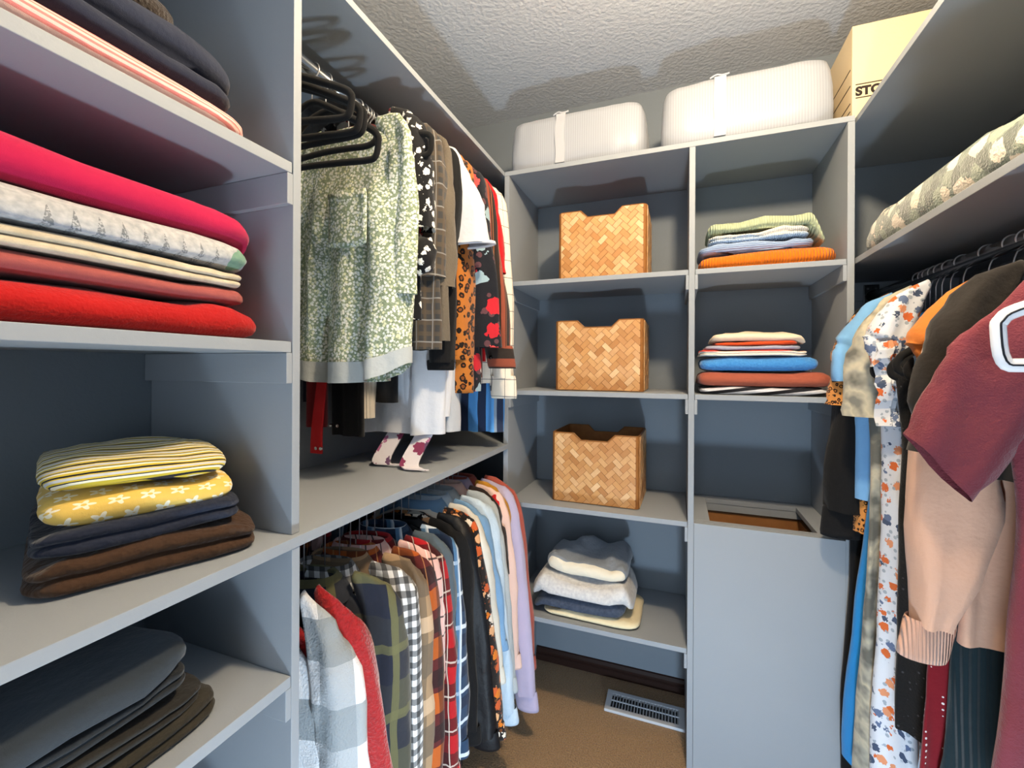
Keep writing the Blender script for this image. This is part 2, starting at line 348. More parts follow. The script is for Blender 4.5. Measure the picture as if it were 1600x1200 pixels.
class G:      # one garment hung on a rod: body, sleeves, cuffs, collar
    def __init__(s, name, label, cat, x, y, zrod, yaw=0, group=None, seed=None, low=0.):
        s.x, s.y, s.zr = x, y, zrod; s.sd = seed if seed is not None else y*37.7
        s.t = thing(name, label, cat, (x, y, zrod-.075-low), yaw, group); s.yaw = yaw; s.low = low
    def body(s, mt, sw=.2, drop=None, L=.65, chest=None, hem=None, th=.024, neck=.065, fold=(.010, .075), hemcurve=0., name='body', z0=0., rows=22, N=48, lean=0.):
        drop = drop or (.122 if s.x > 0 else .10 if s.zr == ZU else .082); chest = chest or sw*.93; hem = hem or chest; s.sw, s.drop, s.th, s.nk = sw, drop, th, neck
        prof = [(.016+z0, neck*.85, .016), (.010+z0, neck, .018)]
        for k in range(1, 6):
            q = k/5; prof.append((.012-drop*q**1.15, neck+(sw-neck)*q, .018+.003*q))
        for k in range(1, rows+1):
            q = k/rows; z = -drop-(L-drop)*q
            w = sw+(chest-sw)*sstep(0, .25, q)+(hem-chest)*sstep(.2, 1, q)
            prof.append((z, w, .02+(th-.02)*sstep(0, .3, q)+th*.25*q))
        rs = []
        for z, a, b in prof:
            q = max(0, min(1, (-z-drop)/(L-drop)))
            ring = ring_pts(0, 0, z, a, b, N)
            for p in ring:
                ph = s.sd*1.7; wv = fold[0]*sstep(0, .5, q)*(math.sin(2*PI*p.x/fold[1]+ph+nz(p.x*3, z*2, s.sd)*2.2)+.5*math.sin(2*PI*p.x/(fold[1]*.57)+ph*2+z*2))
                p.y += wv+(.010*nz(p.x*7, z*5, s.sd)+.005*nz(p.x*16, z*13, s.sd))*min(1, q*3+.3)
                p.x += .006*nz(z*6, p.y*10, s.sd+3)*q+lean*q
                if hemcurve and q > .6: p.z += hemcurve*(abs(p.x)/max(a, .01))**3*(q-.6)/.4
                p.z += .006*nz(p.x*14, s.sd, 1)*q
            rs.append(ring)
        v, f = rings(rs); s.b = obj(name, v, f, mt, s.t, True); s.L = L; s.rs = rs; return s
    def sleeve(s, mt, side, length=.5, spread=.05, r0=.075, r1=.045, yo=0., flat=.42, cuff=None, cuffmat=None, cr=None, bend=.0, name='sleeve', N=20, out=.02, tilt=0.):
        sw, dr = s.sw, s.drop; arm = min(.18, length*.62); fl0 = .024*flat/.42
        zb = lambda x: .012+dr-dr*max(0, min(1, (x-s.nk)/(sw-s.nk)))**1.15       # shoulder line of the body
        O = [(sw-.095, zb(sw-.095)-.024), (sw-.03, zb(sw-.03)-.004), (sw+out*.7, -.04), (sw+out+(spread-out)*.45+bend, -length*.5), (sw+spread, -length)]
        I = [(sw-.10, zb(sw-.10)-.05), (sw-.07, -arm*.5), (sw-.06, -arm), (sw+out+(spread-out)*.45-r0-r1+bend, -arm-(length-arm)*.45), (sw+spread-2*r1, -length-tilt)]
        O = spline([(x, 0, z) for x, z in O], 6); I = spline([(x, 0, z) for x, z in I], 6); n = len(O); rs = []
        for i in range(n):
            t = i/(n-1); c = (O[i]+I[i])*.5; ax = (O[i]-I[i])*.5; r = ax.length
            ry = min(r, fl0*(.42+.93*sstep(.05, .45, t)))*(1+(flat-.42)*.5)
            if cuff and t > .85: ax = ax*(1-.16*(t-.85)/.15)
            ring = []
            for k in range(N):
                q = 2*PI*k/N; w = 1+(.16*nz(math.cos(q)*1.6+t*5, math.sin(q)*1.6, s.sd+side)+.10*nz(math.cos(q)*3, t*14, s.sd+2*side))*min(1, t*4)
                pp = c+ax*(math.copysign(abs(math.cos(q))**.85, math.cos(q))*w)+Vector((0, math.sin(q)*ry*w, 0))
                pp.y += yo*t+.010*nz(t*5, s.sd, 4.)*t+.006*math.sin(math.cos(q)*5+t*7+s.sd)*min(1, t*3)
                pp.x += .006*nz(t*9, s.sd, 9.)*t
                pp.x *= side; ring.append(pp)
            rs.append(ring)
        v, f = rings(rs, cap0=True)
        o = obj(name, v, f, mt, s.t, True)
        e = (O[-1]+I[-1])*.5; tt = (e-(O[-4]+I[-4])*.5).normalized(); e = Vector((e.x*side, yo, e.z)); tt.x *= side
        if cuff:
            ax = (O[-1]-I[-1]).normalized(); ax.x *= side; rr = (cr or r1*.9); q0 = [(0., 1.02), (.12, 1.07), (.85, 1.05), (1., 1.0), (1.0, .9), (.5, .88)]
            ryc = max(.016, min(.03, rr*(flat+.06)))
            rs = [[e-tt*.008+tt*(cuff*a)+ax*(math.cos(q)*rr*b)+Vector((0, math.sin(q)*ryc*b, 0)) for q in (2*PI*k/N for k in range(N))] for a, b in q0]
            v, f = rings(rs); obj('cuff', v, f, cuffmat or mt, o, True)
        s.end = e; return o
    def sleeves(s, mt, **k):
        aisle = 1 if s.x < 0 else -1        # the sleeve on the wall side hangs close to the body
        w = dict(k); w['spread'] = min(.0, k.get('spread', 0)); w['out'] = .004; w['r1'] = min(.045, k.get('r1', .045)); w['bend'] = -.01
        s.sleeve(mt, -aisle, **w); return s.sleeve(mt, aisle, **k)
    def collar(s, mt, size=1., stand=.03):
        prof = [(0, .066, .024), (stand*.9, .062, .027), (stand+.004, .066, .033), (stand*.6, .078, .040), (-.002, .092, .046), (-.016, .098, .047)]
        rs = [ring_pts(0, 0, z+.004, a*size, b*size, 28, .8, .8) for z, a, b in prof]
        for r in rs[-3:]:
            for p in r: p.z -= .022*max(0, -p.y/.05)*(1 if abs(p.x) < .05 else .6)
        v, f = rings(rs); obj('collar', v, f, mt, s.t, True); return s
    def band(s, mt, z=None, h=.05, k=1.0):
        return s
    def hang(s, label, mt=None, **k): k.setdefault('drop', s.drop); k.setdefault('w', min(.215, s.sw+.008)); hanger(label, s.x, s.y, s.zr, s.yaw, mt, low=s.low, **k); return s
    def buttons(s, mt, zs, x=0., y=-.03, r=.005):
        for z in zs:
            v, f = tube([Vector((x, y, z)), Vector((x, y-.003, z))], r, 10, ref=Vector((0, 0, 1))); obj('button', v, f, mt, s.t, True)
def ribbon(path, width, th=.003, twist=None):       # flat strip with thickness; width along a vector
    rs = []
    n = len(path)
    for i, p in enumerate(path):
        w = width(i/(n-1)) if callable(width) else width
        t = (path[min(n-1, i+1)]-path[max(0, i-1)]).normalized(); nn = t.cross(w).normalized()*th*.5
        rs.append([p-w*.5-nn, p+w*.5-nn, p+w*.5+nn, p-w*.5+nn])
    return rings(rs, cap0=True, cap1=True)
BK = plain('cloth_black', '0f0f11', sheen=.05); BKS = plain('cloth_black_satin', '15161a', rough=.5, sheen=0)
CHAR = plain('cloth_charcoal', '33343a'); WHITE = plain('cloth_white', 'd2d4da', .05); CREAM = plain('cloth_cream', 'e8dcc4', .06)
NAVY = plain('cloth_navy', '20263a'); RED = plain('cloth_red', 'c4121a'); DRED = plain('cloth_dark_red', '6e1218')
BTN = mat('button_pearl', 'dcdcd8', rough=.3, sheen=0, bump=None); BTD = mat('button_dark', '15100e', rough=.3, sheen=0, bump=None)
# ---- upper left rack --------------------------------------------------------
UP = 'shirts on the upper left rack'; UH = 'hangers on the upper left rack'
gf = flowers('print_green_floral', '8a987c', ['dfe2de', 'e6e6da', 'cfd6d0', 'd6d8b4'], 150, .5, leaf='5e6c58')
g = G('blouse', 'sage green blouse with tiny white flowers and a chest pocket on the upper rack', 'blouse', XLR+.0, .93, ZU, -.04, UP, low=.025)
g.body(gf, sw=.19, L=.64, chest=.195, hem=.185, th=.036, fold=(.020, .1), hemcurve=.05, drop=.06)
g.sleeves(gf, length=.42, spread=.022, r0=.06, r1=.05, out=.018, flat=.25)
GI = plain('blouse_inside', 'b9bfc0', .1)
obj('hem_facing', *rings([[Vector((p.x*1.004, p.y*1.05, p.z)) for p in r] for r in g.rs[-3:]]), GI, g.t, True)
v = []; NX, NZ = 10, 8
for j in range(NZ+1):
    for i in range(NX+1):
        x = -.005+.115*i/NX; z = -.17-.13*j/NZ; v.append(Vector((x, -.058-.004*math.sin(x*50)-(.004 if j == 0 else 0), z-.008*math.sin(i/NX*PI)*(j/NZ))))
pk = obj('pocket', v, [(j*(NX+1)+i, j*(NX+1)+i+1, (j+1)*(NX+1)+i+1, (j+1)*(NX+1)+i) for j in range(NZ) for i in range(NX)], gf, g.t, True)
md = pk.modifiers.new('s', 'SOLIDIFY'); md.thickness = .004
g.hang('black velvet hanger inside the sage floral blouse')
for y, yw, w, dr, br, tl, lab in [(.69, .1, .205, .07, .115, .03, 'empty black velvet hanger closest to the cubby upright'), (.73, .04, .20, .085, .13, .02, 'empty black velvet hanger second from the cubby upright'), (.755, -.04, .20, .09, .135, .0, 'empty black velvet hanger third from the cubby upright'),
        (.81, -.02, .20, .10, .15, .05, 'lowest empty black velvet hanger in front of the sage blouse'), (.85, .0, .15, .07, .10, .0, 'short empty black hanger half hidden before the sage blouse'), (.962, .04, .222, .04, .085, -.02, 'empty black velvet hanger poking out above the sage blouse sleeve')]:
    t = hanger(lab, XLR, y, ZU, yw, w=w, drop=dr, bar=br); t.rotation_euler[1] = tl
bf = flowers('print_black_daisy', '111114', ['f2f0ea'], 42, .36, centre='e0d8b8')
g = G('tie_blouse', 'black top with white daisies and a knotted sleeve', 'top', XLR, .985, ZU, .0, UP)
g.body(bf, sw=.195, L=.5, th=.02); g.sleeves(bf, length=.27, spread=.03, r0=.05, r1=.03, out=.015); g.hang('black velvet hanger holding the knotted daisy top')
bm = bmesh.new(); bmesh.ops.create_icosphere(bm, subdivisions=3, radius=.042)
for q in bm.verts: q.co = Vector((q.co.x*.95, q.co.y*.7, q.co.z*1.1))*(1+.25*nz(q.co.x*40, q.co.y*40, q.co.z*40))+Vector((.2, -.012, -.34))
bm.verts.index_update(); obj('knot', [q.co.copy() for q in bm.verts], [tuple(q.index for q in f_.verts) for f_ in bm.faces], bf, g.t, True); bm.free()
st = plaid('knit_red_cream_stripe', 'e8e0d4', [('z', .034, .42, 0, '9c1420', 1)])
g = G('striped_knit', 'red and cream striped knit top beside the daisy sleeve knot', 'top', XLR, 1.01, ZU, 0, UP)
g.body(st, sw=.17, L=.42, th=.016); g.sleeves(st, length=.40, spread=-.005, r0=.04, r1=.026); g.hang('black velvet hanger holding the red striped knit')
dp = plaid('plaid_charcoal_brown', '3a3a3a', [('x', .03, .4, .1, '55493c', .8), ('z', .03, .4, 0, '55493c', .7), ('x', .06, .06, 0, '8b8a88', .8), ('z', .06, .06, .3, '8b8a88', .8)])
g = G('plaid_shirt', 'charcoal and brown plaid shirt left of the black zip jacket', 'shirt', XLR, 1.045, ZU, .02, UP)
g.body(dp, sw=.2, L=.575, th=.024, chest=.205, hem=.205); g.sleeves(dp, length=.38, spread=.02, r0=.06, r1=.05); g.collar(BK); g.hang('black velvet hanger holding the charcoal plaid shirt')
tw = plain('tweed_grey_brown', '6e6456', .25, bump=(300, .6))
g = G('blazer', 'grey-brown tweed blazer pressed against the black zip jacket', 'blazer', XLR, 1.085, ZU, .03, UP)
g.body(tw, sw=.205, L=.55, chest=.21, hem=.215, th=.026); g.sleeves(tw, length=.4, spread=.02, r0=.062, r1=.052); g.hang('black velvet hanger holding the tweed blazer')
g = G('zip_jacket', 'black jacket with a metal zip beside the white t-shirt', 'jacket', XLR, 1.125, ZU, .02, UP)
g.body(BK, sw=.205, L=.56, th=.024, chest=.19, hem=.16); g.sleeves(BK, length=.61, spread=.005, r0=.062, r1=.046, cuff=.03)
zp = [Vector((.165+.01*math.sin(k*.4), -.034, -.09-k*.012)) for k in range(16)]
obj('zip', *ribbon(zp, Vector((.007, 0, 0)), .004), mat('zip_metal', lambda b: b.mix(b.stripe('z', .006, .5), 'b9b09a', '4a4438'), rough=.3, sheen=0, bump=None, metal=.6), g.t); g.hang('black velvet hanger holding the zip jacket')
g = G('t_shirt', 'plain white t-shirt with a wide short sleeve on the upper rack', 't-shirt', XLR+.0, 1.18, ZU, .03, UP)
g.body(WHITE, sw=.205, L=.775, th=.03, chest=.175, hem=.165, fold=(.014, .09)); g.sleeves(WHITE, length=.26, spread=.10, r0=.085, r1=.075, flat=.45, cuff=.012, cr=.076); g.hang('pale pink hanger holding the white t-shirt', mat('pink_plastic', 'e8c8cc', rough=.4, sheen=0, bump=None))
LEO = leopard('print_leopard', 'b06a28', '7e4418', '180e08', 44)
g = G('leopard_blouse', 'orange leopard print blouse with a long gathered sleeve', 'blouse', XLR, 1.235, ZU, .0, UP)
g.body(LEO, sw=.2, L=.62, th=.022); g.sleeves(LEO, length=.60, spread=.015, r0=.055, r1=.045, flat=.7, cuff=.11, cr=.042, out=.01); g.hang('black velvet hanger holding the leopard blouse')
BFL = flowers('print_black_red_floral', '14161e', ['e8e4e0', 'b8202c', '8fa8b4', '14161e', 'd84848'], 17, .46, leaf='5a3a40')
g = G('floral_blouse', 'black blouse with large red and white flowers', 'blouse', XLR, 1.285, ZU, .02, UP)
g.body(BFL, sw=.205, L=.70, th=.026, hem=.22); g.sleeves(BFL, length=.56, spread=.085, r0=.06, r1=.055, out=.03); g.hang('black velvet hanger holding the black floral blouse')
RST = plaid('flannel_brown_rust', '2a221e', [('x', .05, .40, .1, '8a4632', 1), ('x', .05, .06, .6, 'c07850', .6)], wob=.004)
RSC = plaid('flannel_brown_rust_cuff', '2a221e', [('z', .06, .45, .35, '8a4632', 1)])
g = G('flannel_shirt', 'dark brown and rust striped flannel shirt with a buttoned cuff', 'shirt', XLR, 1.345, ZU, .03, UP)
g.body(RST, sw=.205, L=.66, th=.028); g.sleeves(RST, length=.56, spread=.095, r0=.062, r1=.046, out=.03, cuff=.075, cuffmat=RSC, cr=.047); g.collar(RST)
e = g.end; v, f = tube([e+Vector((-.018, -.026, -.03)), e+Vector((-.018, -.031, -.03))], .006, 10, ref=Vector((0, 0, 1))); obj('button', v, f, BTD, g.t, True); g.hang('black velvet hanger holding the brown striped flannel')
g = G('red_blouse', 'bright red blouse between the brown flannel and the windowpane shirt', 'blouse', XLR, 1.395, ZU, .02, UP)
g.body(RED, sw=.205, L=.6, th=.022); g.sleeves(RED, length=.3, spread=.05, r0=.06, r1=.05, out=.03); g.hang('black velvet hanger holding the red blouse')
WPN = plaid('windowpane_cream', 'ece2d2', [('x', .045, .045, .2, '3a3a44', .9), ('z', .06, .035, .1, '3a3a44', .9)])
g = G('windowpane_shirt', 'cream windowpane check shirt next to the back shelving', 'shirt', XLR, 1.455, ZU, .03, UP)
g.body(WPN, sw=.205, L=.68, th=.026); g.sleeves(WPN, length=.66, spread=.065, r0=.06, r1=.046, out=.035, cuff=.08, cr=.047); g.collar(WPN); g.hang('black velvet hanger holding the windowpane shirt')
BST = plaid('stripe_navy_blue', '26324c', [('x', .075, .45, .3, '5a9fe0', 1), ('x', .15, .1, .0, '8898a8', 1)])
g = G('striped_shirt', 'navy and sky blue striped shirt hem beside the back shelving', 'shirt', XLR, 1.515, ZU, 0, UP)
g.body(BST, sw=.2, L=.86, th=.026, hem=.21); g.sleeves(BST, length=.4, spread=.02, r0=.055, r1=.05); g.hang('black velvet hanger holding the blue striped shirt')
# things seen below the blouse hem
def narrow(name, label, cat, mt, x, y, hw, zbot, hl, lean=0., hw1=None, th=.018, fold=(.006, .05), sh=None):
    g = G(name, label, cat, XLR, y, ZU, 0, UP); sh = sh or .17
    # narrow hanging garment: shoulders on the hanger, body drawn to one side
    L = ZU-.075-zbot
    g.body(mt, sw=sh, L=.3, chest=sh*.8, hem=hw*1.3, th=.014, lean=(x-XLR)*.6)
    rs = []
    for k in range(12):
        q = k/11; z = -.28-(L-.28)*q; ring = ring_pts((x-XLR)*(.6+.4*sstep(0, .5, q))+lean*q, 0, z, hw*1.3+((hw1 or hw)-hw*1.3)*sstep(0, .6, q), th, 32)
        for p in ring: p.y += fold[0]*math.sin(p.x*2*PI/fold[1]+y*50); p.z += .006*nz(p.x*20, y*9)*q
        rs.append(ring)
    obj('skirt', *rings(rs), mt, g.t, True); g.hang(hl); return g
g = narrow('cardigan', 'dark red cardigan with a bright red snap strap below the sage blouse', 'cardigan', DRED, -.945, .965, .035, zz(-.165), 'black velvet hanger holding the dark red cardigan')
v, f = ribbon([Vector((-.105+.01*math.sin(k*.5), -.022, -.50-k*.036)) for k in range(11)], lambda t: Vector((.022+.016*t, 0, 0)), .006); sp = obj('strap', v, f, RED, g.t)
for dx in (-.008, .008):
    c0 = Vector((-.102+dx, -.026, -.845)); obj('snap', *tube([c0, c0+Vector((0, -.004, 0))], .0045, 10, ref=Vector((0, 0, 1))), CHROME, sp)
narrow('navy_top', 'navy top hanging lowest behind the cubby upright', 'top', NAVY, -.99, 1.0, .03, zz(-.10), 'black velvet hanger holding the navy top')
g = narrow('denim_shirt', 'black denim shirt with two silver snaps below the sage blouse', 'shirt', plain('denim_black', '1c1c1e', .2), -.90, 1.03, .055, zz(-.195), 'black velvet hanger holding the black denim shirt', lean=.01)
for dx in (-.03, -.005):
    c0 = Vector((-.085+dx, -.03, -.79)); obj('snap', *tube([c0, c0+Vector((0, -.006, 0))], .005, 10, ref=Vector((0, 0, 1))), CHROME, g.t)
narrow('ribbed_cardigan', 'cream ribbed cardigan edge hanging at a slant below the rack', 'cardigan', mat('rib_cream', 'ddd2c0', wrinkle=.1, rib=('x', .006, .5)), -.825, 1.055, .03, zz(-.145), 'black velvet hanger holding the cream ribbed cardigan', lean=-.03)
g = narrow('black_vest', 'black button vest between the cream rib and white shirt hems', 'vest', BK, -.80, 1.075, .045, zz(-.10), 'black velvet hanger holding the black vest')
g = G('white_shirt', 'white cotton shirt hem spreading widest under the upper rack', 'shirt', XLR, 1.155, ZU, 0, UP)
g.body(WHITE, sw=.19, L=.82, th=.03, chest=.17, hem=.16, fold=(.014, .1), lean=.0); g.hang('black velvet hanger holding the wide white shirt')
g = G('grey_tee', 'pale grey t-shirt hem just above the counter shelf', 't-shirt', XLR-.02, 1.215, ZU, 0, UP)
g.body(plain('cloth_pale_grey', 'b4b6ba', .08), sw=.19, L=.82, th=.024, hem=.2); g.hang('black velvet hanger holding the pale grey t-shirt')
PFL = flowers('print_purple_floral', 'e6e0e6', ['8a3a5c', 'b06a94', '6a4a6a', 'e6e0e6'], 24, .46)
for lab, p0, p1, p2 in (('purple floral tie end trailing on the counter, left of the pair', (-.79, 1.20, -.08), (-.83, 1.10, -.275), (-.76, 1.12, -.2885)), ('purple floral tie end trailing on the counter, right of the pair', (-.70, 1.215, -.08), (-.73, 1.10, -.272), (-.69, 1.08, -.2885))):
    P = [Vector((a, b, zz(c))) for a, b, c in (p0, ((p0[0]+p1[0])/2+.01, (p0[1]+p1[1])/2, (p0[2]+p1[2])/2), p1, ((p1[0]+p2[0])/2, (p1[1]+p2[1])/2-.005, p2[2]), p2)]
    path = spline(P, 6); c0 = path[-1].copy(); t = thing('fabric_tie', lab, 'tie', c0)
    obj('sash', *ribbon([p-c0 for p in path], lambda q: Vector((.045+.02*q, .012, .0)), .004), PFL, t)
# ---- lower left rack --------------------------------------------------------
LO = 'jackets and shirts on the lower left rack'
def shirt(name, label, cat, y, mt, hl, sw=.205, L=.68, sl=.56, spread=.05, yaw=None, col=None, cuff=.05, cuffmat=None, r0=.07, r1=.05, th=.024, hem=None, x=XLR, out=.03, zr=ZL, cm=None, fold=(.01, .08), flat=.42, grp=LO, hm=None, drop=None, low=None):
    yaw = yaw if yaw is not None else (.0 if x > 0 else .24-.18*sstep(.85, 1.4, y))
    if low is None: low = .02+.055*(1-sstep(.85, 1.5, y))
    g = G(name, label, cat, x, y, zr, yaw, grp, low=low); g.body(mt, sw=sw, L=L, th=th, hem=hem, fold=fold, drop=drop)
    if sl: g.sleeves(mt, length=sl, spread=spread, r0=r0, r1=r1, cuff=cuff, cuffmat=cuffmat, out=out, flat=flat)
    if col: g.collar(cm or mt, col)
    if hl: g.hang(hl, hm)
    return g
BUF = plaid('plaid_grey_white', 'e6e6e8', [('x', .16, .5, .2, '9aa0a4', .8), ('z', .16, .5, .1, '8a9296', .8)], bump=(250, .7))
FLE = mat('fleece_red', lambda b: b.mix(b.noise(160, 2), 'b81c22', '7e1016'), sheen=.5, bump=(160, 1.6))
shirt('flannel_jacket', 'grey and white buffalo check jacket at the near end of the lower rack', 'jacket', .672, BUF, 'brown wooden hanger holding the buffalo check jacket', sw=.195, sl=.58, spread=.09, th=.02, hm=WOODH, drop=.16, out=.035, low=.13, yaw=.22)
shirt('fleece_jacket', 'fuzzy red fleece behind the buffalo check jacket', 'jacket', .705, FLE, 'black velvet hanger holding the red fleece', sw=.20, sl=.6, spread=.11, th=.026, r0=.075, drop=.155, out=.045, low=.125, yaw=.22)
OLV = plaid('plaid_olive_navy', '4c4c40', [('x', .15, .5, .1, '1e2436', .75), ('z', .15, .5, .3, '1e2436', .8), ('x', .15, .16, .75, '6e6c48', .8), ('z', .15, .14, .85, '6e6c48', .7)], wob=.012)
shirt('flannel_shirt', 'olive and navy large check flannel shirt on the lower rack', 'shirt', .79, OLV, 'black velvet hanger holding the olive flannel', sw=.215, col=1.15, spread=.04, th=.04, r0=.085, yaw=.3, fold=(.014, .09))
GIN = plaid('gingham_black_white', 'efefef', [('x', .028, .5, 0, '060608', .74), ('z', .028, .5, 0, '060608', .74)], wob=.004)
shirt('gingham_shirt', 'black and white gingham shirt on the lower rack', 'shirt', .855, GIN, 'black velvet hanger holding the gingham shirt', sw=.215, col=1., spread=.035, th=.022)
CAM = plaid('plaid_camel', 'a98a68', [('z', .2, .4, .25, '6a5c4c', .8), ('x', .2, .3, .2, '6a5c4c', .7), ('z', .2, .2, .7, 'd8b896', .7)], wob=.012)
shirt('camel_shirt', 'camel and brown block plaid shirt on the lower rack', 'shirt', .905, CAM, 'black velvet hanger holding the camel plaid shirt', sw=.215, col=1.05, spread=.035, th=.026)
ORG = plaid('plaid_orange_maroon', '5a2020', [('z', .13, .4, .8, 'c8641e', .75), ('x', .13, .5, .2, '221416', .6), ('z', .13, .3, .3, '1e1618', .75), ('x', .065, .06, 0, 'd89a60', .5)], wob=.012)
shirt('rust_flannel', 'orange and maroon faded plaid flannel on the lower rack', 'shirt', .945, ORG, 'black velvet hanger holding the orange flannel', sw=.215, col=1.05, spread=.05)
PNK = plaid('check_pink_black', 'e8bcb4', [('x', .05, .09, 0, '2a2228', .9), ('z', .05, .09, 0, '2a2228', .9), ('x', .05, .08, .3, 'f2e8e4', .9)])
shirt('pink_check_shirt', 'pale pink check shirt with a red button at the collar', 'shirt', .98, PNK, 'black velvet hanger holding the pink check shirt', sw=.21, col=1.05, sl=.4, spread=.03).buttons(RED, [.0], y=-.06, r=.009)
RBK = plaid('plaid_red_black', 'b0161e', [('x', .09, .5, 0, '181214', .7), ('z', .09, .5, .2, '181214', .7), ('x', .045, .07, .1, 'e8d8c8', .6), ('z', .09, .05, .1, 'e8d8c8', .6)], wob=.01)
shirt('red_plaid_shirt', 'red and black tartan shirt on the lower rack', 'shirt', 1.01, RBK, 'black velvet hanger holding the red tartan shirt', sw=.21, spread=.065, col=1.)
shirt('grey_sweater', 'slate grey sweater between the tartan and the blue plaid shirt', 'sweater', 1.045, plain('cloth_slate', '56626a'), 'black velvet hanger holding the slate sweater', sw=.215, sl=.45, spread=.03)
BPL = plaid('plaid_navy_white', '28405c', [('x', .09, .35, .1, '14223a', .8), ('z', .09, .35, .1, '14223a', .8), ('x', .09, .12, .6, 'dfe6ec', .9), ('z', .09, .12, .6, 'dfe6ec', .9), ('x', .09, .2, .75, '5f8cb4', .6)], wob=.008)
shirt('blue_plaid_shirt', 'navy, white and blue plaid shirt on the lower rack', 'shirt', 1.085, BPL, 'black velvet hanger holding the blue plaid shirt', sw=.215, spread=.05, col=1.05, th=.03)
shirt('black_coat', 'matte black jacket, first of the two on the lower rack', 'jacket', 1.135, BK, 'black velvet hanger holding the matte black jacket', sw=.215, spread=.065, th=.03)
shirt('black_blazer', 'smooth black satin jacket beside the orange floral blouse', 'jacket', 1.175, BKS, 'black velvet hanger holding the black satin jacket', sw=.22, spread=.10, th=.026, L=.72, sl=.6)
OFL = flowers('print_orange_floral', '1a1414', ['d8781e', 'e8dccc', 'c85a28', '1a1414', 'e0a878'], 34, .47, leaf='6a3a1c')
shirt('floral_shirt', 'black blouse crowded with orange and cream flowers', 'blouse', 1.215, OFL, 'black velvet hanger holding the orange floral blouse', sw=.22, spread=.105, sl=.6)
shirt('cream_cardigan', 'cream cardigan beside the orange floral blouse', 'cardigan', 1.25, plain('cloth_ivory', 'dcd8cc', .06), 'black velvet hanger holding the cream cardigan', sw=.22, sl=.46, spread=.09)
shirt('chambray_shirt', 'sky blue chambray shirt behind the cream cardigan', 'shirt', 1.285, plain('chambray', '7aa2c8', .15), 'black velvet hanger holding the chambray shirt', sw=.22, sl=.4, spread=.09, col=1.1, cuff=.03)
def denim(n, a, c): return mat(n, lambda b: b.mix(b.noise(9, 4, .6), a, c), bump=(500, .5), wrinkle=.2)
shirt('denim_jacket', 'light blue washed denim jacket on the lower rack', 'jacket', 1.325, denim('denim_light', 'a9c2d8', 'd6e2ea'), 'black velvet hanger holding the light denim jacket', sw=.225, spread=.105, sl=.64, r0=.085, r1=.055, th=.034, col=1.15, out=.035)
shirt('grey_denim_jacket', 'pale grey denim jacket with a stitched shoulder', 'jacket', 1.375, denim('denim_grey', 'c2c8ca', 'a8b2b8'), 'black velvet hanger holding the pale grey denim jacket', sw=.225, spread=.085, sl=.58, r0=.075, th=.028, col=1.1, out=.03)
shirt('brown_cardigan', 'dark brown cardigan tucked behind the grey denim jacket', 'cardigan', 1.41, plain('cloth_dark_brown', '2e211d'), 'black velvet hanger holding the dark brown cardigan', sw=.215, sl=.25, spread=.05, cuff=0)
POP = flowers('print_pink_poppy', 'ecc8ba', ['c01c1c', 'ecc8ba', 'd02828'], 11, .3, centre='d89a30', five=True)
shirt('poppy_sweatshirt', 'pale pink sweatshirt printed with red poppies', 'sweatshirt', 1.445, POP, 'black velvet hanger holding the poppy sweatshirt', sw=.225, spread=.075, sl=.55, col=1., out=.03)
shirt('mustard_top', 'mustard yellow top sandwiched beside the poppy sweatshirt', 'top', 1.475, plain('cloth_mustard', 'c48a2a'), 'black velvet hanger holding the mustard top', sw=.21, sl=.3, spread=.05, cuff=0)
shirt('lavender_sweatshirt', 'lavender sweatshirt with a ribbed cuff hanging lowest', 'sweatshirt', 1.51, plain('cloth_lavender', 'b9aec8', .06), 'black velvet hanger holding the lavender sweatshirt', sw=.215, spread=.125, sl=.72, r0=.065, r1=.045, cuff=.07, out=.055, col=.95)
shirt('coral_sweater', 'coral rust sweater at the far end of the lower rack', 'sweater', 1.555, plain('cloth_coral', 'b4584a'), 'black velvet hanger holding the coral sweater', sw=.21, spread=.11, sl=.62, out=.06, col=1.)
# ---- right rack -------------------------------------------------------------
RT = 'clothes on the right rack'
def rshirt(*a, **k): k.setdefault('x', XRR); k.setdefault('zr', ZR); k.setdefault('grp', RT); k.setdefault('low', .055); return shirt(*a, **k)
for y, lab in ((1.63, 'tan wooden hanger tip nearest the back shelving'), (1.6, 'second tan wooden hanger beside the black dress')):
    hanger(lab, XRR, y, ZR, .05, WOODH, w=.205, kind='wood', drop=.1, bar=.14, low=.05)
rshirt('long_dress', 'long black dress with gathered sleeves at the far end of the right rack', 'dress', 1.575, BK, 'black velvet hanger holding the long black dress', sw=.19, L=1.35, sl=.55, spread=.065, r0=.07, r1=.06, flat=.6, cuff=.09, hem=.2, th=.03, fold=(.02, .1))
rshirt('leopard_tee', 'small leopard print t-shirt sleeve under the light blue shirt', 't-shirt', 1.545, leopard('print_leopard_fine', 'd08a44', 'c07830', '2a1a10', 75), 'black velvet hanger holding the fine leopard t-shirt', sw=.2, sl=.24, spread=.05, r0=.07, r1=.062, cuff=0, L=.6)
rshirt('blue_shirt', 'light blue short sleeved shirt next to the leopard sleeve', 'shirt', 1.515, plain('cloth_light_blue', '78aee0', .1), 'black velvet hanger holding the light blue shirt', sw=.205, sl=.17, spread=.045, r0=.078, r1=.07, cuff=0, L=.5)
rshirt('blue_dress', 'bright azure blue long dress on the right rack', 'dress', 1.475, plain('cloth_azure', '1f86cc', .1), 'black velvet hanger holding the azure dress', sw=.18, sl=0, L=1.22, hem=.225, th=.034, fold=(.016, .12))
TIE = blotch('tie_dye_taupe', [(.36, '62625c'), (.46, '9a988c'), (.54, 'bcb49e'), (.64, '76766f')], 13, 3)
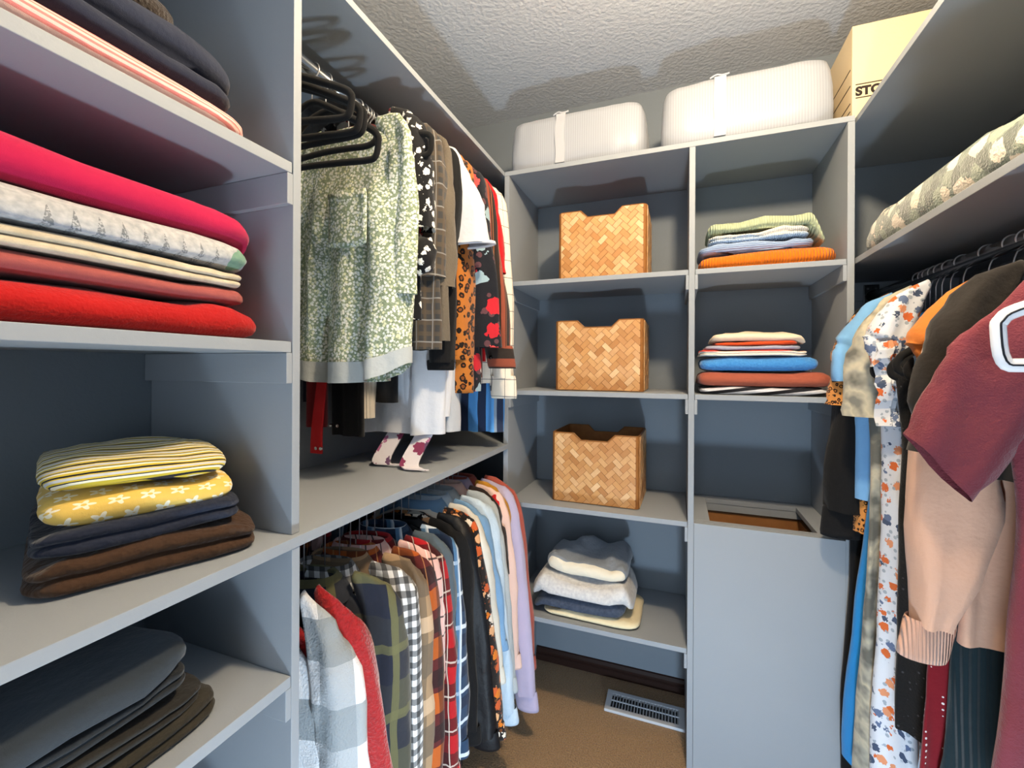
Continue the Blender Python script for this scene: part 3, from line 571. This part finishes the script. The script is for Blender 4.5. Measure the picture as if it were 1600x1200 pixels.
rshirt('tie_dye_dress', 'taupe and grey tie-dye t-shirt dress on the right rack', 'dress', 1.42, TIE, 'black velvet hanger holding the tie-dye dress', sw=.2, sl=.26, spread=.05, r0=.08, r1=.072, cuff=0, L=1.2, hem=.225, th=.036, fold=(.018, .12))
WFL = flowers('print_white_orange_floral', 'ccd0d8', ['c8622e', 'ccd0d8', '5a6a8a', 'd08a64', '3e4c66'], 40, .42, leaf='98a2ae')
g = rshirt('floral_dress', 'white ruffled dress with orange and blue flowers', 'dress', 1.325, WFL, 'black velvet hanger holding the white floral dress', sw=.205, sl=.13, spread=.02, r0=.075, r1=.08, cuff=0, L=1.25, hem=.215, th=.036, fold=(.02, .09))
for i in range(3):
    path = [Vector((-.205+.012*i+.01*nz(k*.9, i), -.035-.012*math.sin(k*1.3+i), -.07-.02*k)) for k in range(11)]
    obj('ruffle', *ribbon(path, lambda q: Vector((.022, -.028, .004)), .002), WFL, g.t)
LACE = mat('lace_black', lambda b: b.mix(b.m('LESS_THAN', b.vor(70).outputs['Distance'], .16), '0c0c0e', '3a3a3e'), sheen=.1, bump=(200, .5))
rshirt('lace_dress', 'black lace long dress between the floral dress and the peach sleeve', 'dress', 1.245, LACE, 'black velvet hanger with a loose loop beside the floral dress', sw=.2, sl=0, L=.95, hem=.195, th=.026)
t = hanger('black velvet hanger carrying a small red size tag', XRR, 1.205, ZR, .03, low=.055, drop=.11)
box('size_tag', XRR-.135, XRR-.118, 1.196, 1.214, ZR-.205, ZR-.18, RED, None).parent = t
for ch in t.children:
    if ch.name.startswith('size_tag'):
        for q in ch.data.vertices: q.co -= Vector((XRR, 1.205, ZR))
rshirt('denim_dress', 'faded blue denim piece behind the black top', 'dress', 1.18, denim('denim_mid', '6f8fb0', '9ab4cc'), 'black velvet hanger holding the denim piece', sw=.195, sl=0, L=.6)
rshirt('orange_top', 'orange top collar peeking above the black hangers', 'top', 1.15, plain('cloth_orange_soft', 'd07a34'), 'black velvet hanger holding the orange top', sw=.19, sl=.12, spread=.0, r0=.05, r1=.045, cuff=0, L=.5, col=1.0, low=.085)
rshirt('polka_skirt', 'dark red polka dot hem at the bottom of the right rack', 'dress', 1.115, mat('print_polka', lambda b: b.mix(b.m('LESS_THAN', b.vor(80, 0.).outputs['Distance'], .2), '7a0f1c', 'e8dcd8'), wrinkle=.1), 'black velvet hanger holding the polka dot dress', sw=.18, sl=0, L=1.1, hem=.215, th=.02)
rshirt('teal_skirt', 'dark teal ribbed skirt hem beside the peach cuff', 'skirt', 1.085, mat('rib_dark_teal', '16282e', wrinkle=.1, rib=('x', .012, .8)), 'black velvet hanger holding the dark teal skirt', sw=.17, sl=0, L=1.15, hem=.2, th=.026)
rshirt('black_blouse', 'washed black blouse draped behind the maroon shirt', 'blouse', .985, plain('cloth_washed_black', '26221f', .35), 'black velvet hanger holding the washed black blouse', sw=.225, sl=.26, spread=.05, r0=.09, r1=.07, cuff=0, L=.30, th=.034, out=.035, low=.075)
g = G('peach_sweatshirt', 'peach sweatshirt with a ribbed cuff under the maroon sleeve', 'sweatshirt', XRR, 1.04, ZR, .0, RT, low=.12)
PE = plain('cloth_peach', 'dcae94', .08); PER = mat('rib_peach', 'd8a890', rib=('x', .005, .7))
g.body(PE, sw=.2, L=.56, th=.032, fold=(.012, .1)); g.sleeve(PE, -1, length=.54, spread=.055, r0=.10, r1=.032, flat=.6, cuff=.075, cuffmat=PER, cr=.036, bend=.0, out=.05); g.sleeve(PE, 1, length=.6, spread=.02, r0=.075, r1=.05, cuff=.07, cuffmat=PER); g.hang('black velvet hanger holding the peach sweatshirt')
MA = plain('cloth_maroon', '7a3540', .15, bump=(400, .5), wrinkle=.2)
g = G('maroon_shirt', 'maroon short sleeved button shirt nearest the viewer on the right', 'shirt', XRR, .875, ZR, .0, RT, low=.09)
g.body(MA, sw=.205, L=.95, th=.036, hem=.24, fold=(.018, .11)); g.sleeves(MA, length=.205, spread=.118, r0=.095, r1=.04, flat=.3, out=.06, tilt=.10)
obj('placket', *ribbon([Vector((-.075+.006*math.sin(k*1.7), -.05-.006*math.sin(k*1.1), -.03-k*.02)) for k in range(44)], lambda q: Vector((.028, -.004, 0)), .006), MA, g.t)
g.buttons(BTD, [-.1-.09*k for k in range(8)], x=-.075, y=-.058)
WH = mat('white_black_line_plastic', lambda b: b.mix(b.m('MULTIPLY', b.m('GREATER_THAN', b.ax('y'), -.0035), b.m('LESS_THAN', b.ax('y'), .0035)), 'eef0f4', 'eef0f4'), rough=.35, sheen=0, bump=None)
t = hanger('thick white plastic hanger with dark lines in the maroon shirt', XRR, .812, ZR, 0, WH, kind='plastic', w=.245, drop=.078, bar=.14, low=.04)
v, f = arms_mesh(.245, .078, .14, rad=.0013, flat=1., z0=-.115); obj('inlay', [Vector((a, b-.0058, c)) for a, b, c in v], f, mat('inlay_dark', '20242c', sheen=0, bump=None), t, True)
# ================================================================== FOLDED STACKS
class Stack:      # folded things piled on a shelf; local x runs along the shelf front, local -y faces the room
    def __init__(s, base, z, rz=0., soft=.035): s.base, s.z, s.rz, s.items, s.soft = base, z, rz, [], soft
    def cov(s, it, x, y):
        cx_, cy_, hl, hd, t, rot, sf = it
        c, q = math.cos(-rot), math.sin(-rot); dx, dy = x-cx_, y-cy_; dx, dy = dx*c-dy*q, dx*q+dy*c
        d = min(hl-abs(dx), hd-abs(dy)); return t*sstep(-1.7*sf, sf*.3, d)
    def height(s, x, y): return sum(s.cov(i, x, y) for i in s.items)
    def add(s, name, label, cat, mt, cx_, cy_, ln, dp, t, rot=0., lobes=2, wav=.006, corner=7., seed=None, group='folded clothes on the shelves', up=.0, sag=0., noise_t=.2, taper=None):
        sd = seed if seed is not None else len(s.items)*3.1+cx_*7+s.z*3
        hl, hd = ln/2, dp/2; N = 72; out = []
        prof = []
        for k in range(6*lobes+1):
            q = k/(6*lobes); bulge = abs(math.sin(PI*lobes*q))**.5; prof.append((q, (1-bulge)*min(.02, t/(2*lobes)*1.1)))
        crs, sn = math.cos(rot), math.sin(rot)
        def P(u, vv, inset, q, edge):
            x, y = u, vv
            gx, gy = x*crs-y*sn+cx_, x*sn+y*crs+cy_
            hb = s.height(gx, gy)
            tt = t*(1+noise_t*nz(gx*9, gy*9, sd))*(1+(taper*x/hl if taper else 0))
            z = hb+.0012+tt*q*(.84+.16*(1-edge))-(sag*max(0, x/hl)**3 if sag else 0)+wav*(nz(gx*11, gy*8, sd+5)+.4*nz(gx*31, gy*24, sd+8))*(q*.6+.4)*(1 if s.items else q)
            return Vector((gx, gy, max(z, .0008)+up))
        rs = []
        def outline(a):
            c_, s_ = math.cos(a), math.sin(a); e = 2/corner
            return math.copysign(abs(c_)**e, c_), math.copysign(abs(s_)**e, s_)
        OL = [outline(2*PI*k/N) for k in range(N)]
        def ring(sc, inset, q, edge):
            rr_ = []
            for u, w_ in OL:
                wob_ = 1+.022*nz(u*3, w_*3, sd+7+q*1.5)+.010*nz(u*9, w_*9, sd+q*3)
                rr_.append(P(u*(hl*sc*wob_-inset), w_*(hd*sc*wob_-inset), inset, q, edge))
            return rr_
        for sc in (.1, .5, .85): rs.append(ring(sc, 0, 0, 0))
        for q, ins in prof: rs.append(ring(1., ins+.001, q, 1))
        il = prof[-1][1]
        for sc in (.97, .88, .7, .5, .3, .1): rs.append(ring(sc, il*sc+.001, 1, sc**3))
        v, f = rings(rs, cap0=True, cap1=True)
        bx = s.base; c, q = math.cos(s.rz), math.sin(s.rz)
        t_ = thing(name, label, cat, (bx[0]+cx_*c-cy_*q, bx[1]+cx_*q+cy_*c, s.z), s.rz, group)
        o = obj('fold', [Vector((p.x-cx_, p.y-cy_, p.z)) for p in v], f, mt, t_, True)
        s.items.append((cx_, cy_, hl, hd, t, rot, s.soft)); s.last = t_; return t_
RIB = lambda n, c, p=.006, a='x', k=.8: plain(n, c, .08, rib=(a, p, k))
# --- left cubby, second shelf: five sweaters
sk = Stack((-.80, .352), B1, PI/2, .03)
sk.add('folded_sweater', 'bright red wool sweater at the bottom of the five-piece pile', 'sweater', plain('wool_red', 'b80a0a', .2, bump=(250, .6)), -.02, .0, .47, .30, .055, lobes=1)
sk.add('folded_sweater', 'dusty rose sweatshirt folded on the red wool sweater', 'sweatshirt', plain('cloth_dusty_rose', 'a4524e', .1), -.035, .005, .46, .29, .027, lobes=1)
sk.add('folded_sweater', 'oatmeal sweatshirt folded under the forest print sweatshirt', 'sweatshirt', blotch('cloth_oatmeal', [(.3, 'b4a992'), (.7, 'ccc0aa')], 60), -.045, .0, .46, .29, .027, lobes=2)
def forest(b):
    base = b.ramp(b.noise(120, 2), [(.3, '9ca0a6'), (.7, 'bcbec0')])
    x = b.ax('x'); z = b.co('y-z')
    fr = b.m('ABSOLUTE', b.m('SUBTRACT', b.m('FRACT', b.m('ADD', b.m('MULTIPLY', x, 1/.024), 50)), .5))
    zl = b.m('SUBTRACT', .003, b.m('ADD', b.ax('z'), -.125))     # tree tops fade upward
    tri = b.m('LESS_THAN', fr, b.m('ADD', .08, b.m('MULTIPLY', zl, 9)))
    jag = b.m('GREATER_THAN', b.noise(420, 2), .47)
    msk = b.m('MULTIPLY', b.m('MULTIPLY', tri, jag), b.m('MULTIPLY', b.m('LESS_THAN', b.ax('x'), .17), b.m('GREATER_THAN', b.ax('x'), -.05)))
    c = b.mix(b.m('MULTIPLY', msk, .6), base, '3e484c')
    lv = b.vor(16); lf = b.m('MULTIPLY', b.m('LESS_THAN', lv.outputs['Distance'], .3), b.m('GREATER_THAN', b.ax('x'), .165))
    return b.mix(b.m('MULTIPLY', lf, .75), c, '4f8a6a')
sk.add('folded_sweatshirt', 'grey sweatshirt printed with pine trees and green leaves', 'sweatshirt', mat('print_forest', forest, wrinkle=.12), -.04, -.005, .465, .29, .044, lobes=1)
sk.add('folded_sweatshirt', 'hot magenta sweatshirt on top of the five-piece pile', 'sweatshirt', plain('cloth_magenta', 'b80c46', .1, wrinkle=.08), -.035, .0, .475, .285, .062, lobes=1, wav=.012, taper=-.25)
# --- left cubby, upper shelf
sk = Stack((-.778, .335), A1, PI/2, .02)
sk.add('folded_sweater', 'pink and white ribbed sweater on the highest left shelf', 'sweater', mat('rib_pink', lambda b: b.mix(b.stripe('fold', .012, .5), 'd8807a', 'eec4ba'), wrinkle=.1), -.02, .0, .43, .28, .042, lobes=1)
sk.add('folded_trousers', 'dark navy sweatpants, lower of the two on the highest left shelf', 'trousers', plain('cloth_ink', '23283a', .1), -.04, .01, .43, .28, .035, lobes=1)
sk.add('folded_trousers', 'navy sweatpants, upper of the two on the highest left shelf', 'trousers', plain('cloth_ink2', '252b3e', .1), -.015, .02, .40, .27, .055, lobes=1)
sk.add('folded_fleece', 'fuzzy dark brown fleece topping the highest left pile', 'fleece', mat('fleece_brown', '2a2018', sheen=.4, bump=(180, 2.)), -.06, .045, .36, .25, .06, lobes=1)
# --- counter, left: striped, floral yellow, navy, brown
sk = Stack((-.814, .455), C1, PI/2-.40, .022)
sk.add('folded_trousers', 'dark brown trousers spread at the bottom of the counter pile', 'trousers', plain('cloth_chocolate', '47301f', .2, wrinkle=.5), .01, .0, .27, .27, .05, lobes=2, wav=.02, noise_t=.5)
sk.add('folded_trousers', 'navy trousers folded between the brown trousers and yellow floral top', 'trousers', plain('cloth_navy_twill', '222839', .15, wrinkle=.5), .0, .0, .24, .26, .033, lobes=2, wav=.018, noise_t=.5)
def daisies(b):
    P = .034; u = b.m('MULTIPLY', b.ax('x'), 1/P); v_ = b.m('MULTIPLY', b.m('ADD', b.m('MULTIPLY', b.ax('z'), 1.5), b.ax('y')), 1/P)
    row = b.m('FLOOR', v_); u = b.m('ADD', u, b.m('MULTIPLY', row, .5))
    fu = b.m('SUBTRACT', b.m('FRACT', b.m('ADD', u, 50)), .5); fv = b.m('SUBTRACT', b.m('FRACT', b.m('ADD', v_, 50)), .5)
    r_ = b.m('SQRT', b.m('ADD', b.m('MULTIPLY', fu, fu), b.m('MULTIPLY', fv, fv))); an = b.m('ARCTAN2', fv, fu)
    pet = b.m('LESS_THAN', r_, b.m('ADD', .26, b.m('MULTIPLY', b.m('COSINE', b.m('MULTIPLY', an, 5)), .11)))
    return b.mix(b.m('MULTIPLY', pet, b.m('GREATER_THAN', r_, .09)), 'e4be5e', 'f2e8cc')
YF_ = mat('print_yellow_daisy', daisies, wrinkle=.15)
sk.add('folded_shirt', 'yellow top printed with pale daisies in the counter pile', 'top', YF_, .0, .0, .225, .25, .045, lobes=1, wav=.01, noise_t=.3)
STM = plaid('knit_multi_stripe', 'd2b83a', [('fold', .036, .16, 0., '1a1c24', 1), ('fold', .036, .22, .3, 'c6c8cc', 1), ('fold', .036, .12, .55, '2a2c34', 1), ('fold', .036, .16, .67, 'f0ead0', 1)], wob=.003)
sk.add('folded_shirt', 'yellow, black and white striped knit top on the counter pile', 'top', STM, -.005, .005, .215, .26, .04, lobes=1, wav=.014, corner=8.)
# --- lower left cubby
sk = Stack((-.80, .32), D1, PI/2, .025)
sk.add('folded_trousers', 'dark olive trousers at the bottom of the lowest left pile', 'trousers', plain('cloth_olive', '38342a', .2, wrinkle=.25), .01, .0, .33, .29, .035, lobes=2, wav=.012)
sk.add('folded_trousers', 'charcoal brown trousers in the middle of the lowest left pile', 'trousers', plain('cloth_peat', '2c2a26', .2, wrinkle=.25), .0, .0, .31, .28, .035, lobes=2, wav=.014, noise_t=.4)
sk.add('folded_jeans', 'black jeans below the slate sweatshirt in the lowest left pile', 'jeans', plain('cloth_jet', '24282c', .2, wrinkle=.2), -.015, .0, .29, .28, .028, lobes=2, wav=.01)
sk.add('folded_sweatshirt', 'dark slate sweatshirt on top of the lowest left pile', 'sweatshirt', plain('cloth_slate_dark', '343c44', .15, wrinkle=.15), -.02, .0, .30, .29, .042, lobes=1, wav=.01)
# --- back unit, upper right: knits
def zst(zs, x, soft=.02, y=1.765): return Stack((x, y), zs, 0, soft)
sk = zst(S2, .265)
sk.add('folded_knit', 'orange ribbed knit sweater filling the width of its shelf', 'sweater', RIB('rib_orange', 'f07a08', .0085), .0, -.005, .405, .26, .056, lobes=1, taper=.15)
sk.add('folded_knit', 'pale blue jumper folded on the orange knit', 'sweater', RIB('rib_pale_blue', 'a8c0e4', .005, 'z'), -.03, .0, .345, .25, .034, lobes=1, wav=.012)
sk.add('folded_knit', 'white and powder blue knit under the mint sweater', 'sweater', mat('knit_white_blue', lambda b: b.mix(b.m('GREATER_THAN', b.m('ADD', b.ax('z'), b.wob(.02, 9)), .105), 'b4c8e0', 'f0ece4'), rib=('x', .006, .6)), -.02, .0, .30, .24, .034, lobes=2, wav=.014)
sk.add('folded_knit', 'mint green ribbed sweater on top of the orange knit pile', 'sweater', RIB('rib_mint', 'c4d0a8', .0075), .0, .0, .35, .25, .042, lobes=1, wav=.014)
# --- back unit, middle right: seven thin pieces
sk = zst(S3, .26)
ZB = mat('stripe_black_white', lambda b: b.mix(b.stripe(b.m('ADD', b.m('MULTIPLY', b.ax('z'), 1.), b.m('MULTIPLY', b.ax('x'), -.14)), .022, .5), 'ccd0da', '14161e'), wrinkle=.1)
sk.add('folded_shirt', 'black and white striped shirt at the bottom of the thin pile', 'shirt', ZB, .0, -.002, .385, .25, .028, lobes=1)
sk.add('folded_sweatshirt', 'terracotta sweatshirt folded above the striped shirt', 'sweatshirt', plain('cloth_terracotta', 'a4553f', .1), .0, -.002, .40, .255, .052, lobes=1)
sk.add('folded_fleece', 'mid blue fleece top in the thin pile', 'top', mat('fleece_blue', lambda b: b.mix(b.noise(140, 2), '4c92d4', '2878c0'), sheen=.3, bump=(200, 1.)), -.015, .0, .355, .25, .05, lobes=1)
sk.add('folded_tee', 'cream t-shirt with red edge folded on the blue fleece', 't-shirt', mat('tee_cream_red', lambda b: b.mix(b.m('GREATER_THAN', b.ax('z'), .146), 'efe2d2', 'c83a2c'), wrinkle=.1), -.03, .0, .325, .24, .020, lobes=2, wav=.012)
sk.add('folded_tee', 'lilac grey t-shirt under the orange-red one', 't-shirt', plain('cloth_lilac_grey', 'a6a6b8', .08), -.03, .0, .29, .235, .015, lobes=1)
sk.add('folded_tee', 'orange-red t-shirt just below the cream top piece', 't-shirt', plain('cloth_vermilion', 'dc4a1a', .1), -.02, .0, .25, .23, .014, lobes=1)
sk.add('folded_tee', 'cream cotton top crowning the thin pile', 'top', plain('cloth_ecru', 'ecd9bc', .06), -.015, .0, .285, .23, .034, lobes=1, wav=.012)
# --- back unit, low left: four sweatshirts
sk = Stack((-.345, 1.775), S5, -.02, .025)
sk.add('folded_tee', 'cream t-shirt at the bottom of the low sweatshirt pile', 't-shirt', plain('cloth_butter', 'ecdcb4', .06, wrinkle=.2), .035, .0, .37, .26, .03, lobes=1, wav=.01)
sk.add('folded_sweatshirt', 'heather navy sweatshirt in the low pile', 'sweatshirt', blotch('cloth_heather_navy', [(.3, '343e50'), (.7, '485264')], 90), -.01, -.005, .355, .26, .055, lobes=1, wav=.012)
sk.add('folded_sweatshirt', 'pale heather grey sweatshirt in the low pile', 'sweatshirt', blotch('cloth_heather_grey', [(.3, 'c6c4c4'), (.7, 'dedcd8')], 90), .0, -.005, .39, .27, .07, lobes=1, wav=.016, noise_t=.3)
GT = mat('tee_cream_grey', lambda b: b.mix(b.m('GREATER_THAN', b.m('ADD', b.ax('y'), b.wob(.02, 8)), -.105), 'ece2cc', '8a929c'), wrinkle=.3)
sk.add('folded_blouse', 'crumpled grey blouse with a cream front on top of the low pile', 'blouse', GT, .015, .01, .315, .24, .072, lobes=1, wav=.03, noise_t=.5)
# --- camouflage blanket on the right shelf
CMO = flowers('camo_green_cream', '6c786c', ['dccfba', '8e9a88', '525c54', 'e2d6c4', '7e8a7a'], 27, .56, leaf='58645a', sheen=.5, bump=(220, 1.))
sk = Stack((.652, 1.275), zz(.3413), PI/2, .03)
sk.add('folded_blanket', 'grey-green camouflage fleece blanket on the lower right shelf', 'blanket', CMO, .0, .0, .80, .27, .115, lobes=1, wav=.022, noise_t=.3, group=None)

# ================================================================== BASKETS
BAM = mat('bamboo_strip', lambda b: b.mix(b.m('MULTIPLY', b.noise(60, 3), .35), b.ramp(b.n('ShaderNodeObjectInfo').outputs['Random'], [(0, 'b27a44'), (.25, 'cf9a5e'), (.5, 'dcae78'), (.75, 'c48c54'), (1, 'ecc898')]), '9a6838'), rough=.45, sheen=0, bump=(120, .08), spec=.4)
BAI = mat('bamboo_panel', lambda b: b.mix(b.noise(40, 3), 'a8703c', '7e5028'), rough=.5, sheen=0, bump=(120, .1))
BAR = mat('bamboo_rim', '8a5c30', rough=.5, sheen=0, bump=None)
def clip(poly, a, b, c):      # keep a*x+b*y<=c
    out = []
    for i in range(len(poly)):
        p, q = poly[i], poly[(i+1) % len(poly)]; dp, dq = a*p[0]+b*p[1]-c, a*q[0]+b*q[1]-c
        if dp <= 0: out.append(p)
        if (dp < 0) != (dq < 0) and abs(dp-dq) > 1e-12:
            t = dp/(dp-dq); out.append((p[0]+(q[0]-p[0])*t, p[1]+(q[1]-p[1])*t))
    return out
BW, BH, BD = .335, .268, .275
n0, n1, nd = .052, .080, .026      # notch: half width at the bottom / top, depth
def basket(label, x, y, z, rz, seed):
    rr = random.Random(seed); t = thing('storage_basket', label, 'basket', (x, y, z), rz, 'woven bamboo baskets')
    hw, hd, rad, th = BW/2, BD/2, .018, .006
    def loop(inset):
        pts = []; a, b, r = hw-inset, hd-inset, rad-inset*.5
        xs = [-a+r, -n1, -n0, 0, n0, n1, a-r]
        pts += [(x_, -b) for x_ in xs]
        pts += [(a-r+r*math.sin(q), -b+r-r*math.cos(q)) for q in (PI/8, PI/4, 3*PI/8)]
        pts += [(a, -b+r), (a, b-r)]
        pts += [(a-r+r*math.cos(q), b-r+r*math.sin(q)) for q in (PI/8, PI/4, 3*PI/8)]
        pts += [(x_, b) for x_ in xs[::-1]]
        pts += [(-a+r-r*math.sin(q), b-r+r*math.cos(q)) for q in (PI/8, PI/4, 3*PI/8)]
        pts += [(-a, b-r), (-a, -b+r)]
        pts += [(-a+r-r*math.cos(q), -b+r-r*math.sin(q)) for q in (PI/8, PI/4, 3*PI/8)]
        return pts
    def top(p): return BH-(nd if abs(p[0]) <= n0+1e-6 and abs(abs(p[1])-hd) < .012 else 0)
    Lo, Li = loop(0), loop(th)
    rs = [[Vector((p[0], p[1], .002)) for p in Lo], [Vector((p[0], p[1], top(p))) for p in Lo], [Vector((p[0], p[1], top(p))) for p in Li], [Vector((p[0], p[1], .009)) for p in Li]]
    v, f = rings(rs, cap0=True, cap1=True); obj('body', v, f, BAI, t)
    rim = [Vector((p[0]*(1-th/2/hw), p[1]*(1-th/2/hd), top(p)+.0005)) for p in Lo]; obj('rim', *tube(rim, .0034, 6, True, ref=Vector((0, 0, 1))), BAR, t)
    Wd, Ln = .0195, .039; c45 = math.sqrt(.5); ht, hb = BH-.001, .004
    def panel(width, place, notch):
        h2 = width/2-.002
        for i in range(-14, 15):
            for j in range(-14, 15):
                for kind in (0, 1):
                    # herringbone lattice of 1x2 tiles
                    ox = (i*1+j*2)*Wd; oy = (i*1-j*2)*Wd if 0 else (i*1)*Wd-0*j
                    ox, oy = (i+4*j)*Wd, i*Wd
                    if kind == 0: q = [(ox, oy), (ox+2*Wd, oy), (ox+2*Wd, oy+Wd), (ox, oy+Wd)]
                    else: q = [(ox+2*Wd, oy-Wd), (ox+3*Wd, oy-Wd), (ox+3*Wd, oy+Wd), (ox+2*Wd, oy+Wd)]
                    cxm = sum(p[0] for p in q)/4; cym = sum(p[1] for p in q)/4
                    q = [(cxm+(p[0]-cxm)*.955, cym+(p[1]-cym)*.955) for p in q]
                    q = [((p[0]-p[1])*c45, (p[0]+p[1])*c45+.13) for p in q]
                    if max(p[0] for p in q) < -h2 or min(p[0] for p in q) > h2 or max(p[1] for p in q) < hb or min(p[1] for p in q) > ht: continue
                    q = clip(clip(clip(clip(q, 1, 0, h2), -1, 0, h2), 0, 1, ht), 0, -1, -hb)
                    if len(q) < 3: continue
                    polys = [q]
                    if notch and max(p[1] for p in q) > ht-nd:
                        sl = (n1-n0)/nd
                        polys = [clip(q, 0, 1, ht-nd)]
                        up_ = clip(q, 0, -1, -(ht-nd))
                        if len(up_) > 2:
                            polys.append(clip(up_, 1, sl, -n0+sl*(ht-nd)-2*sl*0) if 0 else clip(up_, 1, sl, -n0+sl*(ht-nd)))
                            polys.append(clip(up_, -1, sl, -n0+sl*(ht-nd)))
                    v, f = [], []; dd = .0012+.0012*rr.random()
                    for pl in polys:
                        if len(pl) < 3: continue
                        ar = abs(sum(pl[a][0]*pl[(a+1) % len(pl)][1]-pl[(a+1) % len(pl)][0]*pl[a][1] for a in range(len(pl))))/2
                        if ar < 2e-5: continue
                        b0 = len(v); m_ = len(pl)
                        v += [place(p, dd) for p in pl]+[place(p, 0) for p in pl]
                        f += [tuple(range(b0, b0+m_))]+[(b0+a, b0+m_+a, b0+m_+(a+1) % m_, b0+(a+1) % m_) for a in range(m_)]
                    if f: obj('strip', v, f, BAM, t)
    panel(BW-2*rad+.014, lambda p, d: Vector((p[0], -hd-d, p[1])), True)
    panel(BD-2*rad+.014, lambda p, d: Vector((hw+d, p[0], p[1])), False)
    return t
basket('woven bamboo basket on the top row of the back shelving', -.278, 1.69+BD/2, S2, -.0, 1)
basket('woven bamboo basket on the middle row of the back shelving', -.287, 1.685+BD/2, S3, .0, 2)
basket('woven bamboo basket seen from above on the third row', -.298, 1.69+BD/2, S4, -.02, 3)
sk = Stack((-.26, 1.80), S2+.012, 0, .03)
sk.add('folded_scarf', 'red scarf peeking out of the top bamboo basket', 'scarf', RED, -.02, .0, .24, .2, .21, lobes=3, wav=.03, noise_t=.25, group=None)
# ================================================================== BAGS AND BOX ON TOP
BAG = mat('bag_white_stripe', lambda b: b.mix(b.m('MULTIPLY', b.stripe('x', .0085, .35), .4), 'a6aab2', '8a8e96'), rough=.35, sheen=.1, bump=(30, .25), spec=.4)
BAGP = mat('bag_trim', 'b4b6bc', rough=.5, sheen=.1, bump=(300, .2))
def bag(label, x0, x1, y0, y1, h, sx, seed):
    cx_, cy_ = (x0+x1)/2, (y0+y1)/2; t = thing('storage_bag', label, 'storage bag', (cx_, cy_, zt+.0015), 0, 'white storage bags on the top shelf')
    hl, hd = (x1-x0)/2, (y1-y0)/2; N = 88
    def ring(z, k, ins):
        out = []
        for i in range(N):
            a = 2*PI*i/N; c, s = math.cos(a), math.sin(a); u, w = math.copysign(abs(c)**.28, c), math.copysign(abs(s)**.28, s)
            q = 1+.012*nz(u*4, z*14, seed+w)+k
            out.append(Vector((u*(hl-ins)*q, w*(hd-ins)*q+.006*nz(u*6, z*20, seed+4), z*(1+.05*nz(u*2, w*2, seed+9)))))
        return out
    rs = [ring(0, -.02, .004), ring(.006, -.005, 0), ring(h*.3, .0, 0), ring(h*.6, -.005, .001), ring(h*.85, -.012, .004), ring(h*.96, -.02, .01), ring(h, -.03, .025), ring(h*1.01, -.3, .03), ring(h*1.015, -.7, .03)]
    obj('body', *rings(rs, cap0=True, cap1=True), BAG, t, True)
    sxl = sx-cx_
    obj('strap', *ribbon([Vector((sxl+.002*math.sin(k), -hd*1.0-.003+.010*(k/8)**2, .005+h*.95*k/8)) for k in range(9)], Vector((.036, 0, 0)), .004), BAGP, t)
    p = spline([Vector((sxl-.03, -hd+.012, h-.004)), Vector((sxl-.01, -hd+.008, h+.002)), Vector((sxl+.008, -hd+.008, h-.002)), Vector((sxl+.03, -hd+.012, h+.002))], 5); obj('zip_pull', *tube(p, .0032, 6), BAGP, t, True)
bag('white striped fabric storage bag on the left of the top shelf', -.640, -.112, 1.632, 1.985, .20, -.425, 2.)
bag('taller white striped fabric storage bag beside the storage carton', -.066, .462, 1.628, 1.985, .215, .125, 7.)
CARD = mat('carton_cream', 'ddc7a2', rough=.7, sheen=0, bump=(200, .1)); INK = mat('carton_ink', '2a2220', rough=.7, sheen=0, bump=None)
bx0, bx1, by0, by1, bz0, bz1 = .497, .83, 1.645, 1.99, zz(.7728), zz(1.06)
ct = thing('storage_carton', 'cream cardboard carton lettered STORAGE on the upper right shelf', 'box', ((bx0+bx1)/2, (by0+by1)/2, bz0))
box('body', bx0, bx1, by0, by1, bz0+.0005, bz1, CARD, ct, .002)
for zl in (.03, .055, .11, .16): box('side_line', bx0-.0008, bx0+.0005, by0+.015, by1-.02, bz0+zl, bz0+zl+.003, INK, ct)
for z_ in (.062, .103): box('printed_line', bx0+.009, bx0+.20, by0-.0006, by0+.0004, bz0+z_, bz0+z_+.003, INK, ct)
cu = bpy.data.curves.new('lettering', 'FONT'); cu.body = 'STORAGE'; cu.size = .036; cu.extrude = .0004; cu.offset = .0018
to = bpy.data.objects.new('lettering', cu); COL.objects.link(to); bpy.context.view_layer.update()
me = bpy.data.meshes.new_from_object(to.evaluated_get(bpy.context.evaluated_depsgraph_get())); bpy.data.objects.remove(to)
lo_ = bpy.data.objects.new('lettering', me); COL.objects.link(lo_); me.materials.clear(); me.materials.append(INK); lo_.parent = ct
lo_.rotation_euler = (PI/2, 0, 0); lo_.location = (bx0+.009-ct.location.x, by0-.0005-ct.location.y, .071)
